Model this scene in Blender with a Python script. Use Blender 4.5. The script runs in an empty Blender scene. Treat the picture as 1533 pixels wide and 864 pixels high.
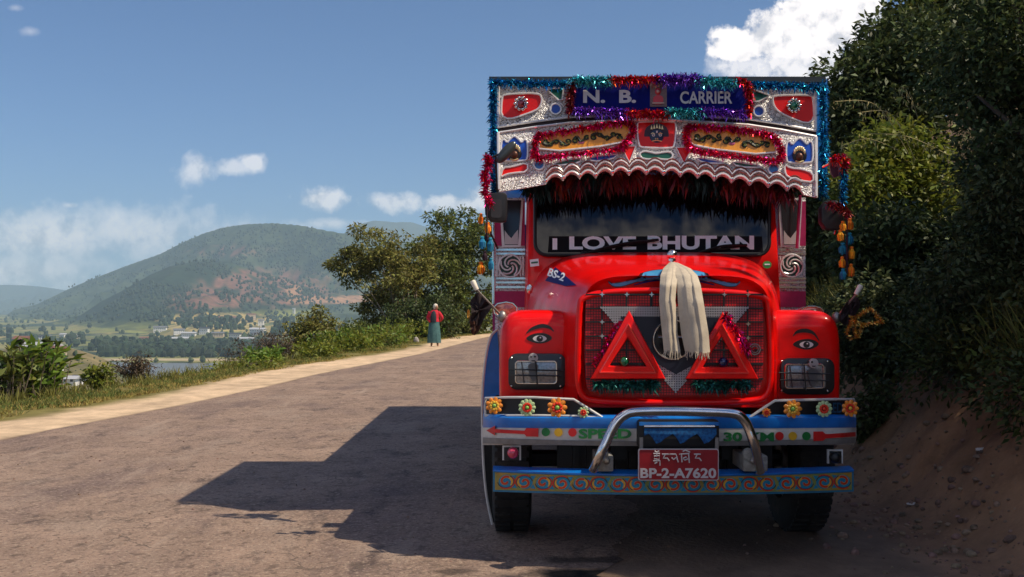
import bpy, bmesh, math, random
import numpy as np
from mathutils import Vector, noise
random.seed(7); rng = np.random.default_rng(7)
S = bpy.context.scene; COL = S.collection; PI = math.pi
# ------------------------------------------------------------ camera, sky, sun, exposure
F = 1500.0; HX, HY = 766.5, 455.0; EYE = 1.6      # focal length in photo pixels, vanishing line, eye height
cam = bpy.data.cameras.new('camera'); camo = bpy.data.objects.new('camera', cam); COL.objects.link(camo)
camo.location = (0, 0, EYE); camo.rotation_euler = (PI/2, 0, 0)
cam.sensor_width = 36; cam.lens = F/1533*36; cam.shift_y = (HY-432)/1533; cam.clip_start = .05; cam.clip_end = 40000
S.camera = camo
S.view_settings.view_transform = 'Standard'; S.view_settings.look = 'None'; S.view_settings.exposure = 0; S.view_settings.gamma = 1
SUN = Vector((.79, -.27, 1.0)).normalized()
sl = bpy.data.lights.new('sun', 'SUN'); sl.energy = 5.0; sl.angle = math.radians(.53); sl.color = (1, .88, .70)
so = bpy.data.objects.new('sun', sl); COL.objects.link(so); so.rotation_euler = SUN.to_track_quat('Z', 'Y').to_euler(); so.location = (20, -8, 25)
W_ = bpy.data.worlds.new('World'); S.world = W_; W_.use_nodes = True
def build_world():
    nt = W_.node_tree; N = nt.nodes; L = nt.links; N.clear()
    out = N.new('ShaderNodeOutputWorld'); bg = N.new('ShaderNodeBackground'); L.new(bg.outputs[0], out.inputs[0]); bg.inputs[1].default_value = .068
    sky = N.new('ShaderNodeTexSky'); sky.sky_type = 'NISHITA'; sky.sun_disc = False
    sky.sun_elevation = math.asin(SUN.z); sky.sun_rotation = math.atan2(SUN.x, SUN.y)
    sky.altitude = 1300; sky.air_density = 1.0; sky.dust_density = 1.2; sky.ozone_density = 1.6
    tc = N.new('ShaderNodeTexCoord'); sep = N.new('ShaderNodeSeparateXYZ'); L.new(tc.outputs['Generated'], sep.inputs[0])
    def M(op, a, b=None, c=None, clamp=False):
        n = N.new('ShaderNodeMath'); n.operation = op; n.use_clamp = clamp
        for i, v in enumerate((a, b, c)):
            if v is None: continue
            if isinstance(v, (int, float)): n.inputs[i].default_value = v
            else: L.new(v, n.inputs[i])
        return n.outputs[0]
    nz = N.new('ShaderNodeTexNoise'); L.new(tc.outputs['Generated'], nz.inputs['Vector']); nz.inputs['Scale'].default_value = 22; nz.inputs['Detail'].default_value = 9; nz.inputs['Roughness'].default_value = .62
    nb = N.new('ShaderNodeTexNoise'); L.new(tc.outputs['Generated'], nb.inputs['Vector']); nb.inputs['Scale'].default_value = 60; nb.inputs['Detail'].default_value = 6; nb.inputs['Roughness'].default_value = .6
    n1 = M('SUBTRACT', nz.outputs[0], .5); n2 = M('SUBTRACT', nb.outputs[0], .5); nc = N.new('ShaderNodeTexNoise'); L.new(tc.outputs['Generated'], nc.inputs['Vector']); nc.inputs['Scale'].default_value = 150; nc.inputs['Detail'].default_value = 4; n3 = M('SUBTRACT', nc.outputs[0], .5)
    yp = M('MAXIMUM', sep.outputs[1], .05)
    u = M('DIVIDE', sep.outputs[0], yp); v = M('DIVIDE', sep.outputs[2], yp)
    acc = None
    def blob(px, py, a, b, k, soft, amt):
        u0 = (px-HX)/F; v0 = (HY-py)/F
        du = M('DIVIDE', M('SUBTRACT', u, u0), a/F); dv = M('DIVIDE', M('SUBTRACT', v, v0), b/F)
        r = M('SQRT', M('ADD', M('MULTIPLY', du, du), M('MULTIPLY', dv, dv)))
        d = M('SUBTRACT', 1.0, r); d = M('ADD', d, M('MULTIPLY', n1, k)); d = M('ADD', d, M('MULTIPLY', n2, k*.75)); d = M('ADD', d, M('MULTIPLY', n3, k*.15))
        return M('MULTIPLY', M('DIVIDE', d, soft, clamp=True), amt)
    for c in [(1110,68,50,30,1.6,.30,1), (1165,50,62,46,1.3,.25,1), (1240,30,88,80,1.1,.22,1), (1225,95,120,38,1.2,.4,.9), (1130,100,80,26,1.6,.6,.75), (1290,10,40,55,1.1,.25,1),
              (298,252,34,28,1.9,.8,.62), (350,250,48,15,2.0,.8,.6), (378,243,28,18,1.8,.7,.7), (484,297,48,22,1.7,.6,.75), (590,303,62,17,2.0,.7,.7), (680,305,70,18,1.9,.6,.75), (740,295,60,22,1.6,.6,.8),
              (45,47,20,9,1.6,1.2,.3), (22,12,16,6,1.6,1.2,.3), (105,308,16,6,2,.8,.55), (60,355,180,55,1.2,.9,.97), (200,350,200,48,1.5,1.2,.92), (30,405,200,50,.9,1.1,.85), (340,345,110,26,1.4,1.6,.4), (500,335,90,10,2.0,1.0,.6)]:
        b = blob(*c); acc = b if acc is None else M('MAXIMUM', acc, b)
    front = M('GREATER_THAN', sep.outputs[1], .1); acc = M('MULTIPLY', acc, front)
    # the cumulus bank behind the camera that the windscreen mirrors
    yb = M('MAXIMUM', M('MULTIPLY', sep.outputs[1], -1.0), .05); u = M('DIVIDE', sep.outputs[0], yb); v = M('DIVIDE', sep.outputs[2], yb); accb = None
    for x0, z0, a, b in ((.04, .315, .10, .042), (.13, .30, .12, .055), (.22, .315, .07, .045), (.30, .30, .12, .05), (-.12, .29, .12, .045), (-.35, .27, .16, .06), (.55, .28, .18, .06)):
        c = blob(HX+x0*F, HY-z0*F, a*F, b*F, 1.5, .55, .95); accb = c if accb is None else M('MAXIMUM', accb, c)
    acc = M('MAXIMUM', acc, M('MULTIPLY', accb, M('LESS_THAN', sep.outputs[1], -.1)))
    # scattered fair-weather cumulus over the rest of the sky
    mp = N.new('ShaderNodeMapping'); L.new(tc.outputs['Generated'], mp.inputs[0]); mp.inputs['Scale'].default_value = (2.3, 2.3, 4.6); mp.inputs['Location'].default_value = (3, 1, 2)
    ng = N.new('ShaderNodeTexNoise'); L.new(mp.outputs[0], ng.inputs['Vector']); ng.inputs['Scale'].default_value = 1.3; ng.inputs['Detail'].default_value = 8; ng.inputs['Roughness'].default_value = .55
    g = M('MULTIPLY', M('SUBTRACT', ng.outputs[0], .51), 9, clamp=True)
    back = M('MULTIPLY', M('SUBTRACT', .35, sep.outputs[1]), 3, clamp=True)
    acc = M('MAXIMUM', acc, M('MULTIPLY', g, back)); up = M('GREATER_THAN', sep.outputs[2], -.02); acc = M('MULTIPLY', acc, up)
    ramp = N.new('ShaderNodeMix'); ramp.data_type = 'RGBA'; L.new(M('MULTIPLY', M('ADD', M('SUBTRACT', M('ADD', M('MULTIPLY', n1, .8), M('MULTIPLY', n2, 1.0)), -.10), .07), 5.0, clamp=True), ramp.inputs[0]); ramp.inputs[6].default_value = (11.5,11.2,11.9,1); ramp.inputs[7].default_value = (20,18.6,18.0,1)
    tint = N.new('ShaderNodeMix'); tint.data_type = 'RGBA'; tint.blend_type = 'MULTIPLY'; tint.inputs[0].default_value = 1; L.new(sky.outputs[0], tint.inputs[6]); tint.inputs[7].default_value = SKYTINT
    mix = N.new('ShaderNodeMix'); mix.data_type = 'RGBA'; L.new(acc, mix.inputs[0]); L.new(tint.outputs[2], mix.inputs[6]); L.new(ramp.outputs[2], mix.inputs[7])
    L.new(mix.outputs[2], bg.inputs[0])
SKYTINT = (.64, 1.02, 1.50, 1)
build_world()
# ------------------------------------------------------------ helpers
def P(px, py, D): return Vector(((px-HX)/F*D, D, EYE+(HY-py)/F*D))
WLOC = {}
def link(o, parent=None, loc=(0, 0, 0)):
    COL.objects.link(o); w = Vector(loc); WLOC[o.name] = w
    if parent is not None: o.parent = parent; o.location = w-WLOC[parent.name]
    else: o.location = w
    return o
def tag(o, label=None, cat=None, group=None, kind=None):
    if label: o['label'] = label
    if cat: o['category'] = cat
    if group: o['group'] = group
    if kind: o['kind'] = kind
    return o
def empty(name, loc, label, cat, group=None):
    o = bpy.data.objects.new(name, None); o.empty_display_size = .2; link(o, None, loc); return tag(o, label, cat, group)
def smooth(me, ang=40):
    me.polygons.foreach_set('use_smooth', [True]*len(me.polygons))
    try: me.set_sharp_from_angle(angle=math.radians(ang))
    except Exception: pass
def dup(o, parent=None, loc=None):
    c = o.copy(); COL.objects.link(c); base = WLOC[o.name]; w = Vector(loc) if loc is not None else base.copy(); WLOC[c.name] = w
    c.parent = parent; c.location = w-(WLOC[parent.name] if parent is not None else Vector())
    return c
class MB:
    def __init__(s): s.v = []; s.f = []
    def add(s, vs, fs):
        n = len(s.v); s.v += [tuple(p) for p in vs]; s.f += [tuple(i+n for i in f) for f in fs]; return s
    def build(s, name, mat, parent=None, loc=(0, 0, 0), sm=False, ang=40, bev=0, recalc=True):
        me = bpy.data.meshes.new(name); me.from_pydata(s.v, [], s.f)
        if recalc or bev:
            b = bmesh.new(); b.from_mesh(me)
            if bev: bmesh.ops.bevel(b, geom=[e for e in b.edges if len(e.link_faces) == 2 and e.calc_face_angle(0) > .6], offset=bev, segments=2, profile=.6, affect='EDGES')
            bmesh.ops.recalc_face_normals(b, faces=b.faces); b.to_mesh(me); b.free()
        if sm or bev: smooth(me, ang)
        if mat: me.materials.append(mat)
        o = bpy.data.objects.new(name, me); return link(o, parent, loc)
    def box(s, a, b):
        x0, y0, z0 = a; x1, y1, z1 = b
        return s.add([(x0,y0,z0),(x1,y0,z0),(x1,y1,z0),(x0,y1,z0),(x0,y0,z1),(x1,y0,z1),(x1,y1,z1),(x0,y1,z1)], [(0,3,2,1),(4,5,6,7),(0,1,5,4),(1,2,6,5),(2,3,7,6),(3,0,4,7)])
    def tube(s, pts, r, n=8, caps=True):
        pts = [Vector(p) for p in pts]; rr = r if isinstance(r, (list, tuple)) else [r]*len(pts); vs = []; prev = None
        for i, p in enumerate(pts):
            t = (pts[min(i+1, len(pts)-1)]-pts[max(i-1, 0)]).normalized()
            a = Vector((0, 0, 1)) if abs(t.z) < .9 else Vector((0, 1, 0))
            if prev is not None: a = prev
            x = t.cross(a); x = x.normalized() if x.length > 1e-6 else Vector((1, 0, 0)); y = x.cross(t).normalized(); prev = y
            for k in range(n):
                q = 2*PI*k/n; vs.append(p+(x*math.cos(q)+y*math.sin(q))*rr[i])
        fs = [(i*n+k, i*n+(k+1) % n, (i+1)*n+(k+1) % n, (i+1)*n+k) for i in range(len(pts)-1) for k in range(n)]
        if caps: fs += [tuple(range(n-1, -1, -1)), tuple(range((len(pts)-1)*n, len(pts)*n))]
        return s.add(vs, fs)
    def loop(s, pts, r, n=8):     # closed tube
        pts = [Vector(p) for p in pts]; m = len(pts); vs = []
        for i, p in enumerate(pts):
            t = (pts[(i+1) % m]-pts[i-1]).normalized(); a = Vector((0, 1, 0)) if abs(t.y) < .9 else Vector((0, 0, 1))
            x = t.cross(a).normalized(); y = x.cross(t)
            for k in range(n): q = 2*PI*k/n; vs.append(p+(x*math.cos(q)+y*math.sin(q))*r)
        return s.add(vs, [(i*n+k, i*n+(k+1) % n, ((i+1) % m)*n+(k+1) % n, ((i+1) % m)*n+k) for i in range(m) for k in range(n)])
    def ball(s, c, r, nu=12, nv=8):
        r = r if isinstance(r, (tuple, list)) else (r, r, r); vs = [(c[0], c[1], c[2]-r[2])]
        for j in range(1, nv):
            t = -PI/2+PI*j/nv
            for i in range(nu): q = 2*PI*i/nu; vs.append((c[0]+r[0]*math.cos(t)*math.cos(q), c[1]+r[1]*math.cos(t)*math.sin(q), c[2]+r[2]*math.sin(t)))
        vs.append((c[0], c[1], c[2]+r[2])); fs = [(0, 1+(i+1) % nu, 1+i) for i in range(nu)]
        for j in range(nv-2): fs += [(1+j*nu+i, 1+j*nu+(i+1) % nu, 1+(j+1)*nu+(i+1) % nu, 1+(j+1)*nu+i) for i in range(nu)]
        b = 1+(nv-2)*nu; e = len(vs)-1; fs += [(b+i, b+(i+1) % nu, e) for i in range(nu)]
        return s.add(vs, fs)
    def loft(s, secs, caps=True):
        n = len(secs[0]); vs = [p for q in secs for p in q]
        fs = [(i*n+k, i*n+(k+1) % n, (i+1)*n+(k+1) % n, (i+1)*n+k) for i in range(len(secs)-1) for k in range(n)]
        if caps: fs += [tuple(range(n-1, -1, -1)), tuple(range((len(secs)-1)*n, len(secs)*n))]
        return s.add(vs, fs)
    def slab(s, pts, D, off=0, th=.01):   # outline in photo pixels on the surface D, standing OFF proud of it, TH thick
        g = D if callable(D) else (lambda x, y: D)
        a = [P(x, y, g(x, y)) for x, y in pts]; n = len(a)
        f = [p+Vector((0, -off, 0)) for p in a]; b = [p+Vector((0, th, 0)) for p in f]
        return s.add(f+b, [tuple(range(n)), tuple(range(2*n-1, n-1, -1))]+[(i, n+i, n+(i+1) % n, (i+1) % n) for i in range(n)])
def chaik(p, it=2):
    for _ in range(it):
        q = []
        for i in range(len(p)):
            a, b = p[i], p[(i+1) % len(p)]; q += [(a[0]*.75+b[0]*.25, a[1]*.75+b[1]*.25), (a[0]*.25+b[0]*.75, a[1]*.25+b[1]*.75)]
        p = q
    return p
def circ(x, y, r, n=20, ry=None): return [(x+r*math.cos(2*PI*k/n), y+(ry or r)*math.sin(2*PI*k/n)) for k in range(n)]
def rrect(x0, y0, x1, y1, r, n=5):
    o = []
    for cx, cy, a in ((x1-r, y1-r, 0), (x0+r, y1-r, 90), (x0+r, y0+r, 180), (x1-r, y0+r, 270)):
        for k in range(n+1): t = math.radians(a+90*k/n); o.append((cx+r*math.cos(t), cy+r*math.sin(t)))
    return o
def sec(cx, cz, hw, hh, e, Y, n=36, top=None):
    o = []
    for k in range(n):
        t = 2*PI*k/n; c, q = math.cos(t), math.sin(t)
        o.append((cx+hw*math.copysign(abs(c)**e, c), Y, cz+hh*math.copysign(abs(q)**e, q)))
    return o
def crv(pts, m=8):       # Catmull-Rom through the points
    P_ = [Vector(p) for p in pts]; o = []
    for i in range(len(P_)-1):
        a, b, c, d = P_[max(i-1, 0)], P_[i], P_[i+1], P_[min(i+2, len(P_)-1)]
        for k in range(m):
            t = k/m; o.append(.5*((2*b)+(c-a)*t+(2*a-5*b+4*c-d)*t*t+(3*b-a-3*c+d)*t**3))
    return o+[P_[-1]]
def lerp(a, b, t): return a+(b-a)*t
def interp(x, tab):
    if x <= tab[0][0]: return tab[0][1]
    for (a, u), (b, v) in zip(tab, tab[1:]):
        if x <= b: return u+(v-u)*(x-a)/(b-a)
    return tab[-1][1]
def text_pts(s, x0, x1, yt, yb, bold=.02, shear=0):      # flat lettering as polygons in photo pixels
    cu = bpy.data.curves.new('lettering', 'FONT'); cu.body = s; cu.offset = bold; cu.shear = shear; cu.resolution_u = 4
    o = bpy.data.objects.new('lettering', cu); COL.objects.link(o); dg = bpy.context.evaluated_depsgraph_get()
    me = bpy.data.meshes.new_from_object(o.evaluated_get(dg)); bpy.data.objects.remove(o)
    v = [p.co.copy() for p in me.vertices]; f = [tuple(p.vertices) for p in me.polygons]; bpy.data.meshes.remove(me)
    ax, bx = min(p.x for p in v), max(p.x for p in v); ay, by = min(p.y for p in v), max(p.y for p in v)
    return [(lerp(x0, x1, (p.x-ax)/(bx-ax)), lerp(yb, yt, (p.y-ay)/(by-ay))) for p in v], f
def text(name, s, box, D, mat, parent, off=.004, bold=.02, shear=0, th=.003, rot=0):
    x0, x1, yt, yb = box; v, f = text_pts(s, x0, x1, yt, yb, bold, shear); g = D if callable(D) else (lambda x, y: D)
    if rot:
        cx, cy = (x0+x1)/2, (yt+yb)/2; c, q = math.cos(rot), math.sin(rot); v = [(cx+(x-cx)*c-(y-cy)*q, cy+(x-cx)*q+(y-cy)*c) for x, y in v]
    a = [P(x, y, g(x, y))-Vector((0, off, 0)) for x, y in v]; n = len(a)
    from collections import Counter
    ed = Counter(); dirn = {}
    for t in f:
        for i in range(len(t)): e = (t[i], t[(i+1) % len(t)]); k = tuple(sorted(e)); ed[k] += 1; dirn[k] = e
    m = MB(); m.add(a+[p+Vector((0, th, 0)) for p in a], f+[tuple(i+n for i in reversed(t)) for t in f]+[(dirn[k][1], dirn[k][0], dirn[k][0]+n, dirn[k][1]+n) for k in ed if ed[k] == 1])
    return m.build(name, mat, parent, recalc=True)
# ------------------------------------------------------------ materials
MATS = {}
def mat(name, col, rough=.6, metal=0, var=.0, scale=8, bump=0, bscale=40, coat=0, col2=None, spec=None, detail=5, island=0, trans=0, stretch=None, thr=None, emit=None, dirt=0, vary=None):
    if name in MATS: return MATS[name]
    m = bpy.data.materials.new(name); m.use_nodes = True; N = m.node_tree.nodes; L = m.node_tree.links; b = N['Principled BSDF']
    b.inputs['Roughness'].default_value = rough; b.inputs['Metallic'].default_value = metal; b.inputs['Coat Weight'].default_value = coat; b.inputs['Coat Roughness'].default_value = .08
    if spec is not None: b.inputs['Specular IOR Level'].default_value = spec
    tc = N.new('ShaderNodeTexCoord'); src = tc.outputs['Object']
    if stretch: mp = N.new('ShaderNodeMapping'); L.new(src, mp.inputs[0]); mp.inputs['Scale'].default_value = stretch; src = mp.outputs[0]
    def nz(sc, d=detail, r=.6):
        n = N.new('ShaderNodeTexNoise'); L.new(src, n.inputs['Vector']); n.inputs['Scale'].default_value = sc; n.inputs['Detail'].default_value = d; n.inputs['Roughness'].default_value = r; return n.outputs[0]
    def rmp(x, lo, hi):
        n = N.new('ShaderNodeMapRange'); L.new(x, n.inputs[0]); n.inputs[1].default_value = lo; n.inputs[2].default_value = hi; return n.outputs[0]
    def mix(f, a, c, mode='MIX'):
        n = N.new('ShaderNodeMix'); n.data_type = 'RGBA'; n.blend_type = mode
        for k, v in ((0, f), (6, a), (7, c)):
            if hasattr(v, 'links'): L.new(v, n.inputs[k])
            else: n.inputs[k].default_value = v if k == 0 else (*v[:3], 1)
        return n.outputs[2]
    cur = None; base = (*col, 1)
    if col2 is not None: lo, hi = thr or (.4, .6); cur = mix(rmp(nz(scale), lo, hi), col, col2)
    if var:
        k = rmp(nz(scale*2.3, 6), .3, .7); c = cur if cur is not None else col
        v = N.new('ShaderNodeMapRange'); L.new(k, v.inputs[0]); v.inputs[3].default_value = 1-var; v.inputs[4].default_value = 1+var
        hs = N.new('ShaderNodeHueSaturation'); L.new(v.outputs[0], hs.inputs['Value'])
        if cur is not None: L.new(cur, hs.inputs['Color'])
        else: hs.inputs['Color'].default_value = base
        cur = hs.outputs[0]
    if island:
        g = N.new('ShaderNodeNewGeometry'); hs = N.new('ShaderNodeHueSaturation')
        r1 = N.new('ShaderNodeMapRange'); L.new(g.outputs['Random Per Island'], r1.inputs[0]); r1.inputs[3].default_value = 1-island; r1.inputs[4].default_value = 1+island; L.new(r1.outputs[0], hs.inputs['Value'])
        w = N.new('ShaderNodeTexWhiteNoise'); w.noise_dimensions = '1D'; L.new(g.outputs['Random Per Island'], w.inputs['W'])
        r2 = N.new('ShaderNodeMapRange'); L.new(w.outputs['Value'], r2.inputs[0]); r2.inputs[3].default_value = .47; r2.inputs[4].default_value = .53; L.new(r2.outputs[0], hs.inputs['Hue'])
        if cur is not None: L.new(cur, hs.inputs['Color'])
        else: hs.inputs['Color'].default_value = base
        cur = hs.outputs[0]
    if dirt:
        c = cur if cur is not None else col
        cur = mix(rmp(nz(5, 8, .7), .52, .52+.3/dirt), c, (.16, .12, .085))
    if cur is not None: L.new(cur, b.inputs['Base Color'])
    else: b.inputs['Base Color'].default_value = base
    if vary:
        v = N.new('ShaderNodeMapRange'); L.new(nz(scale*1.7), v.inputs[0]); v.inputs[1].default_value = .3; v.inputs[2].default_value = .7; v.inputs[3].default_value = max(rough-vary, .02); v.inputs[4].default_value = rough+vary; L.new(v.outputs[0], b.inputs['Roughness'])
    if bump:
        bp = N.new('ShaderNodeBump'); L.new(nz(bscale, 6), bp.inputs['Height']); bp.inputs['Strength'].default_value = 1; bp.inputs['Distance'].default_value = bump; L.new(bp.outputs[0], b.inputs['Normal'])
    if trans:
        t = N.new('ShaderNodeBsdfTranslucent'); ms = N.new('ShaderNodeMixShader'); ms.inputs[0].default_value = trans; L.new(b.outputs[0], ms.inputs[1]); L.new(t.outputs[0], ms.inputs[2])
        if cur is not None: L.new(cur, t.inputs[0])
        else: t.inputs[0].default_value = base
        L.new(ms.outputs[0], N['Material Output'].inputs[0])
    MATS[name] = m; return m
RED = mat('red_paint', (.86,.0025,.0015), .36, coat=.35, spec=.2, var=.14, scale=3, bump=.0014, bscale=9, dirt=.12, vary=.06)
BLUE = mat('blue_paint', (.003,.16,.56), .35, coat=.25, var=.15, scale=5, dirt=.4)
WHITE = mat('white_paint', (.62,.60,.56), .45, coat=.2, var=.12, scale=6, dirt=.5)
NAVY = mat('navy_paint', (.004,.012,.13), .5, spec=.15, var=.1)
GREEN = mat('green_paint', (.008,.12,.05), .4, coat=.2, var=.15)
YELLOW = mat('yellow_paint', (.75,.42,.02), .45, var=.12)
ORANGE = mat('orange_paint', (.75,.20,.01), .45, var=.15)
BLACK = mat('black_paint', (.008,.008,.009), .45, var=.2)
RUBBER = mat('rubber', (.012,.012,.012), .75, var=.3, scale=10, bump=.001, bscale=60, dirt=.5)
CHROME = mat('chrome', (.75,.74,.72), .16, 1, var=.1, scale=10, dirt=.25, vary=.08)
STEEL = mat('dull_steel', (.32,.30,.28), .45, .8, var=.25, scale=12, dirt=.8)
GLASS = mat('dark_glass', (.003,.003,.004), .02, spec=.5)
GLASS.node_tree.nodes['Principled BSDF'].inputs['IOR'].default_value = 1.5
LENS = mat('lamp_lens', (.30,.31,.31), .12, .55, var=.3, scale=30, bump=.0015, bscale=70, coat=1)
MAGENTA = mat('magenta_paint', (.42,.008,.10), .5, var=.15)
MIRRORED = mat('mirror_glass', (.42,.43,.45), .12, 1, var=.2)
PINK = mat('pink_tinsel', (.72,.015,.13), .28, .85, island=.5)
TRED = mat('red_tinsel', (.62,.012,.03), .28, .85, island=.5)
TBLUE = mat('blue_tinsel', (.02,.30,.55), .25, .85, island=.6)
TTEAL = mat('teal_tinsel', (.10,.50,.55), .25, .85, island=.6)
TPURP = mat('purple_tinsel', (.28,.10,.60), .25, .85, island=.6)
TGREEN = mat('green_tinsel', (.008,.085,.07), .35, .7, island=.6)
TDRED = mat('crimson_tinsel', (.20,.003,.012), .4, .5, island=.6)
FRED = mat('fringe_red', (.12,.001,.004), .45, .3, island=.9); FGRN = mat('fringe_green', (.004,.022,.018), .45, .4, island=.9)
GOLD = mat('gold_tinsel', (.70,.42,.10), .28, .9, island=.4)
CLOTH = mat('cream_silk', (.52,.44,.335), .75, var=.10, scale=9, bump=.0015, bscale=120)
def silver_mat():
    m = bpy.data.materials.new('embossed_silver'); m.use_nodes = True; N = m.node_tree.nodes; L = m.node_tree.links; b = N['Principled BSDF']
    b.inputs['Metallic'].default_value = .12; b.inputs['Roughness'].default_value = .36
    tc = N.new('ShaderNodeTexCoord'); v = N.new('ShaderNodeTexVoronoi'); v.feature = 'DISTANCE_TO_EDGE'; v.inputs['Scale'].default_value = 27; nd = N.new('ShaderNodeTexNoise'); nd.inputs['Scale'].default_value = 14; nd.inputs['Detail'].default_value = 3
    L.new(tc.outputs['Object'], nd.inputs['Vector']); mx = N.new('ShaderNodeMix'); mx.data_type = 'RGBA'; mx.blend_type = 'LINEAR_LIGHT'; mx.inputs[0].default_value = .10; L.new(tc.outputs['Object'], mx.inputs[6]); L.new(nd.outputs['Color'], mx.inputs[7]); L.new(mx.outputs[2], v.inputs['Vector'])
    w = N.new('ShaderNodeTexWave'); w.wave_type = 'RINGS'; w.inputs['Scale'].default_value = 9; w.inputs['Distortion'].default_value = 14; w.inputs['Detail'].default_value = 3; w.inputs['Detail Scale'].default_value = 3; L.new(tc.outputs['Object'], w.inputs['Vector'])
    r = N.new('ShaderNodeMapRange'); L.new(v.outputs['Distance'], r.inputs[0]); r.inputs[1].default_value = .0; r.inputs[2].default_value = .22
    ad = N.new('ShaderNodeMath'); ad.operation = 'MULTIPLY_ADD'; L.new(w.outputs['Fac'], ad.inputs[0]); ad.inputs[1].default_value = .6; L.new(r.outputs[0], ad.inputs[2])
    bp = N.new('ShaderNodeBump'); bp.inputs['Distance'].default_value = .008; bp.inputs['Strength'].default_value = 1; L.new(ad.outputs[0], bp.inputs['Height']); L.new(bp.outputs[0], b.inputs['Normal'])
    cr = N.new('ShaderNodeValToRGB'); L.new(ad.outputs[0], cr.inputs[0]); cr.color_ramp.elements[0].position = .12; cr.color_ramp.elements[0].color = (.16,.13,.12,1); cr.color_ramp.elements[1].position = .5; cr.color_ramp.elements[1].color = (.93,.90,.88,1)
    L.new(cr.outputs[0], b.inputs['Base Color']); return m
SILVER = silver_mat()
RIM = mat('silver_rim', (.80,.77,.75), .35, .35, var=.1)
# ------------------------------------------------------------ the truck
T = empty('cargo_truck', (1.0, 7.16, 0), 'red bonneted cargo truck covered in tinsel and silver plates, parked on the road', 'truck')
def cb(px, py=0):      # blue and white bumper: bowed, ends swept back
    t = (px-1003)/281; return 6.02+.20*t*t+.22*max(0, abs(t)-.9)/.1*max(0, abs(t)-.9)/.1
def lb(px, py=0):      # lower bumper
    t = (px-1008)/272; return 5.98+.24*t*t
def bowed(name, x0, x1, D, prof, m, nx=41, sm=True):   # prof: (py0 centre, py end, depth offset) closed section swept along the bow
    secs = []
    for i in range(nx):
        px = lerp(x0, x1, i/(nx-1)); t = abs((px-(x0+x1)/2)/((x1-x0)/2)); d = D(px)
        secs.append([P(px, 1, 1)*0+Vector((P(px, 0, d).x, d+o, P(px, lerp(a, b, t**2), d).z)) for a, b, o in prof])
    return MB().loft(secs).build(name, m, T, sm=sm, ang=35)
# wheels
def tyre(cx, cy, w=.27, r=.5):
    m = MB(); secs = []; prof = [(-.5, .56), (-.5, .80), (-.44, .95), (-.36, .995), (.36, .995), (.44, .95), (.5, .80), (.5, .56)]
    n = 48
    for k in range(n+1):
        q = 2*PI*k/n; lug = 0 if k % 2 else .012
        secs.append([(cx+a*w, cy+(b*r+(lug if b > .9 else 0))*math.cos(q), r+(b*r+(lug if b > .9 else 0))*math.sin(q)) for a, b in prof])
    m.loft(secs, False)
    for k in range(n):
        for sx in (-1, 1):
            q = 2*PI*(k+.5)/n; c, s = math.cos(q), math.sin(q); a = MB().box((cx+sx*.05*w-.0, -.02, r-.006), (cx+sx*.42*w, .02, r+.012))
            m.add([(x, cy+y*c-z*s*1+0, r+y*s+z*c) for x, y, z in a.v], a.f)
    return m
for cx, cy in ((.0, 7.16), (2.03, 7.16), (.05, 12.7), (.34, 12.7), (1.72, 12.7), (2.0, 12.7)):
    w = tyre(cx, cy).build('wheel', RUBBER, T, sm=True)
    rim = MB(); rim.tube([(cx-.09, cy, .5), (cx+.09, cy, .5)], .29, 24); rim.tube([(cx-.12, cy, .5), (cx+.12, cy, .5)], .10, 12)
    for k in range(8): q = 2*PI*k/8; rim.tube([(cx-.11, cy+.17*math.cos(q), .5+.17*math.sin(q)), (cx+.11, cy+.17*math.cos(q), .5+.17*math.sin(q))], .014, 6)
    rim.build('rim', STEEL, w, sm=True)
m = MB(); m.tube([(0, 7.16, .5), (2.03, 7.16, .5)], .06, 10); m.build('front_axle', BLACK, T)
m = MB(); m.tube([(0, 12.7, .5), (2.03, 12.7, .5)], .07, 10); m.ball((1, 12.7, .5), .22); m.build('rear_axle', BLACK, T)
m = MB(); m.box((.62, 6.3, .62), (.72, 14.9, .85)); m.box((1.32, 6.3, .62), (1.42, 14.9, .85))
for y in (6.5, 8.5, 10.5, 13, 14.7): m.box((.72, y, .64), (1.32, y+.08, .83))
m.build('chassis', BLACK, T)
m = MB(); m.box((.30, 6.62, .40), (1.72, 6.72, 1.02)); m.box((-.02, 6.9, .85), (2.06, 7.02, 1.15))
for i in range(14): m.box((.40+i*.092, 6.57, .42), (.44+i*.092, 6.62, .96))
m.box((.6, 6.8, .35), (1.45, 7.9, .9)); m.build('radiator_and_sump', BLACK, T)
# cargo body
m = MB(); m.box((-.14, 8.2, 1.0), (2.28, 15.0, 1.12)); m.box((-.14, 8.2, 1.12), (-.08, 15, 2.25)); m.box((2.22, 8.2, 1.12), (2.28, 15, 2.25)); m.box((-.08, 14.94, 1.12), (2.22, 15, 2.25)); m.box((-.08, 8.2, 1.12), (2.22, 8.26, 2.25))
m.build('cargo_body', BLUE, T, bev=.006)
for y in np.arange(8.5, 15, .8):
    for x in (-.165, 2.283): MB().box((x, y, .98), (x+.025, y+.07, 2.27)).build('body_post', MAGENTA, T)
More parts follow.
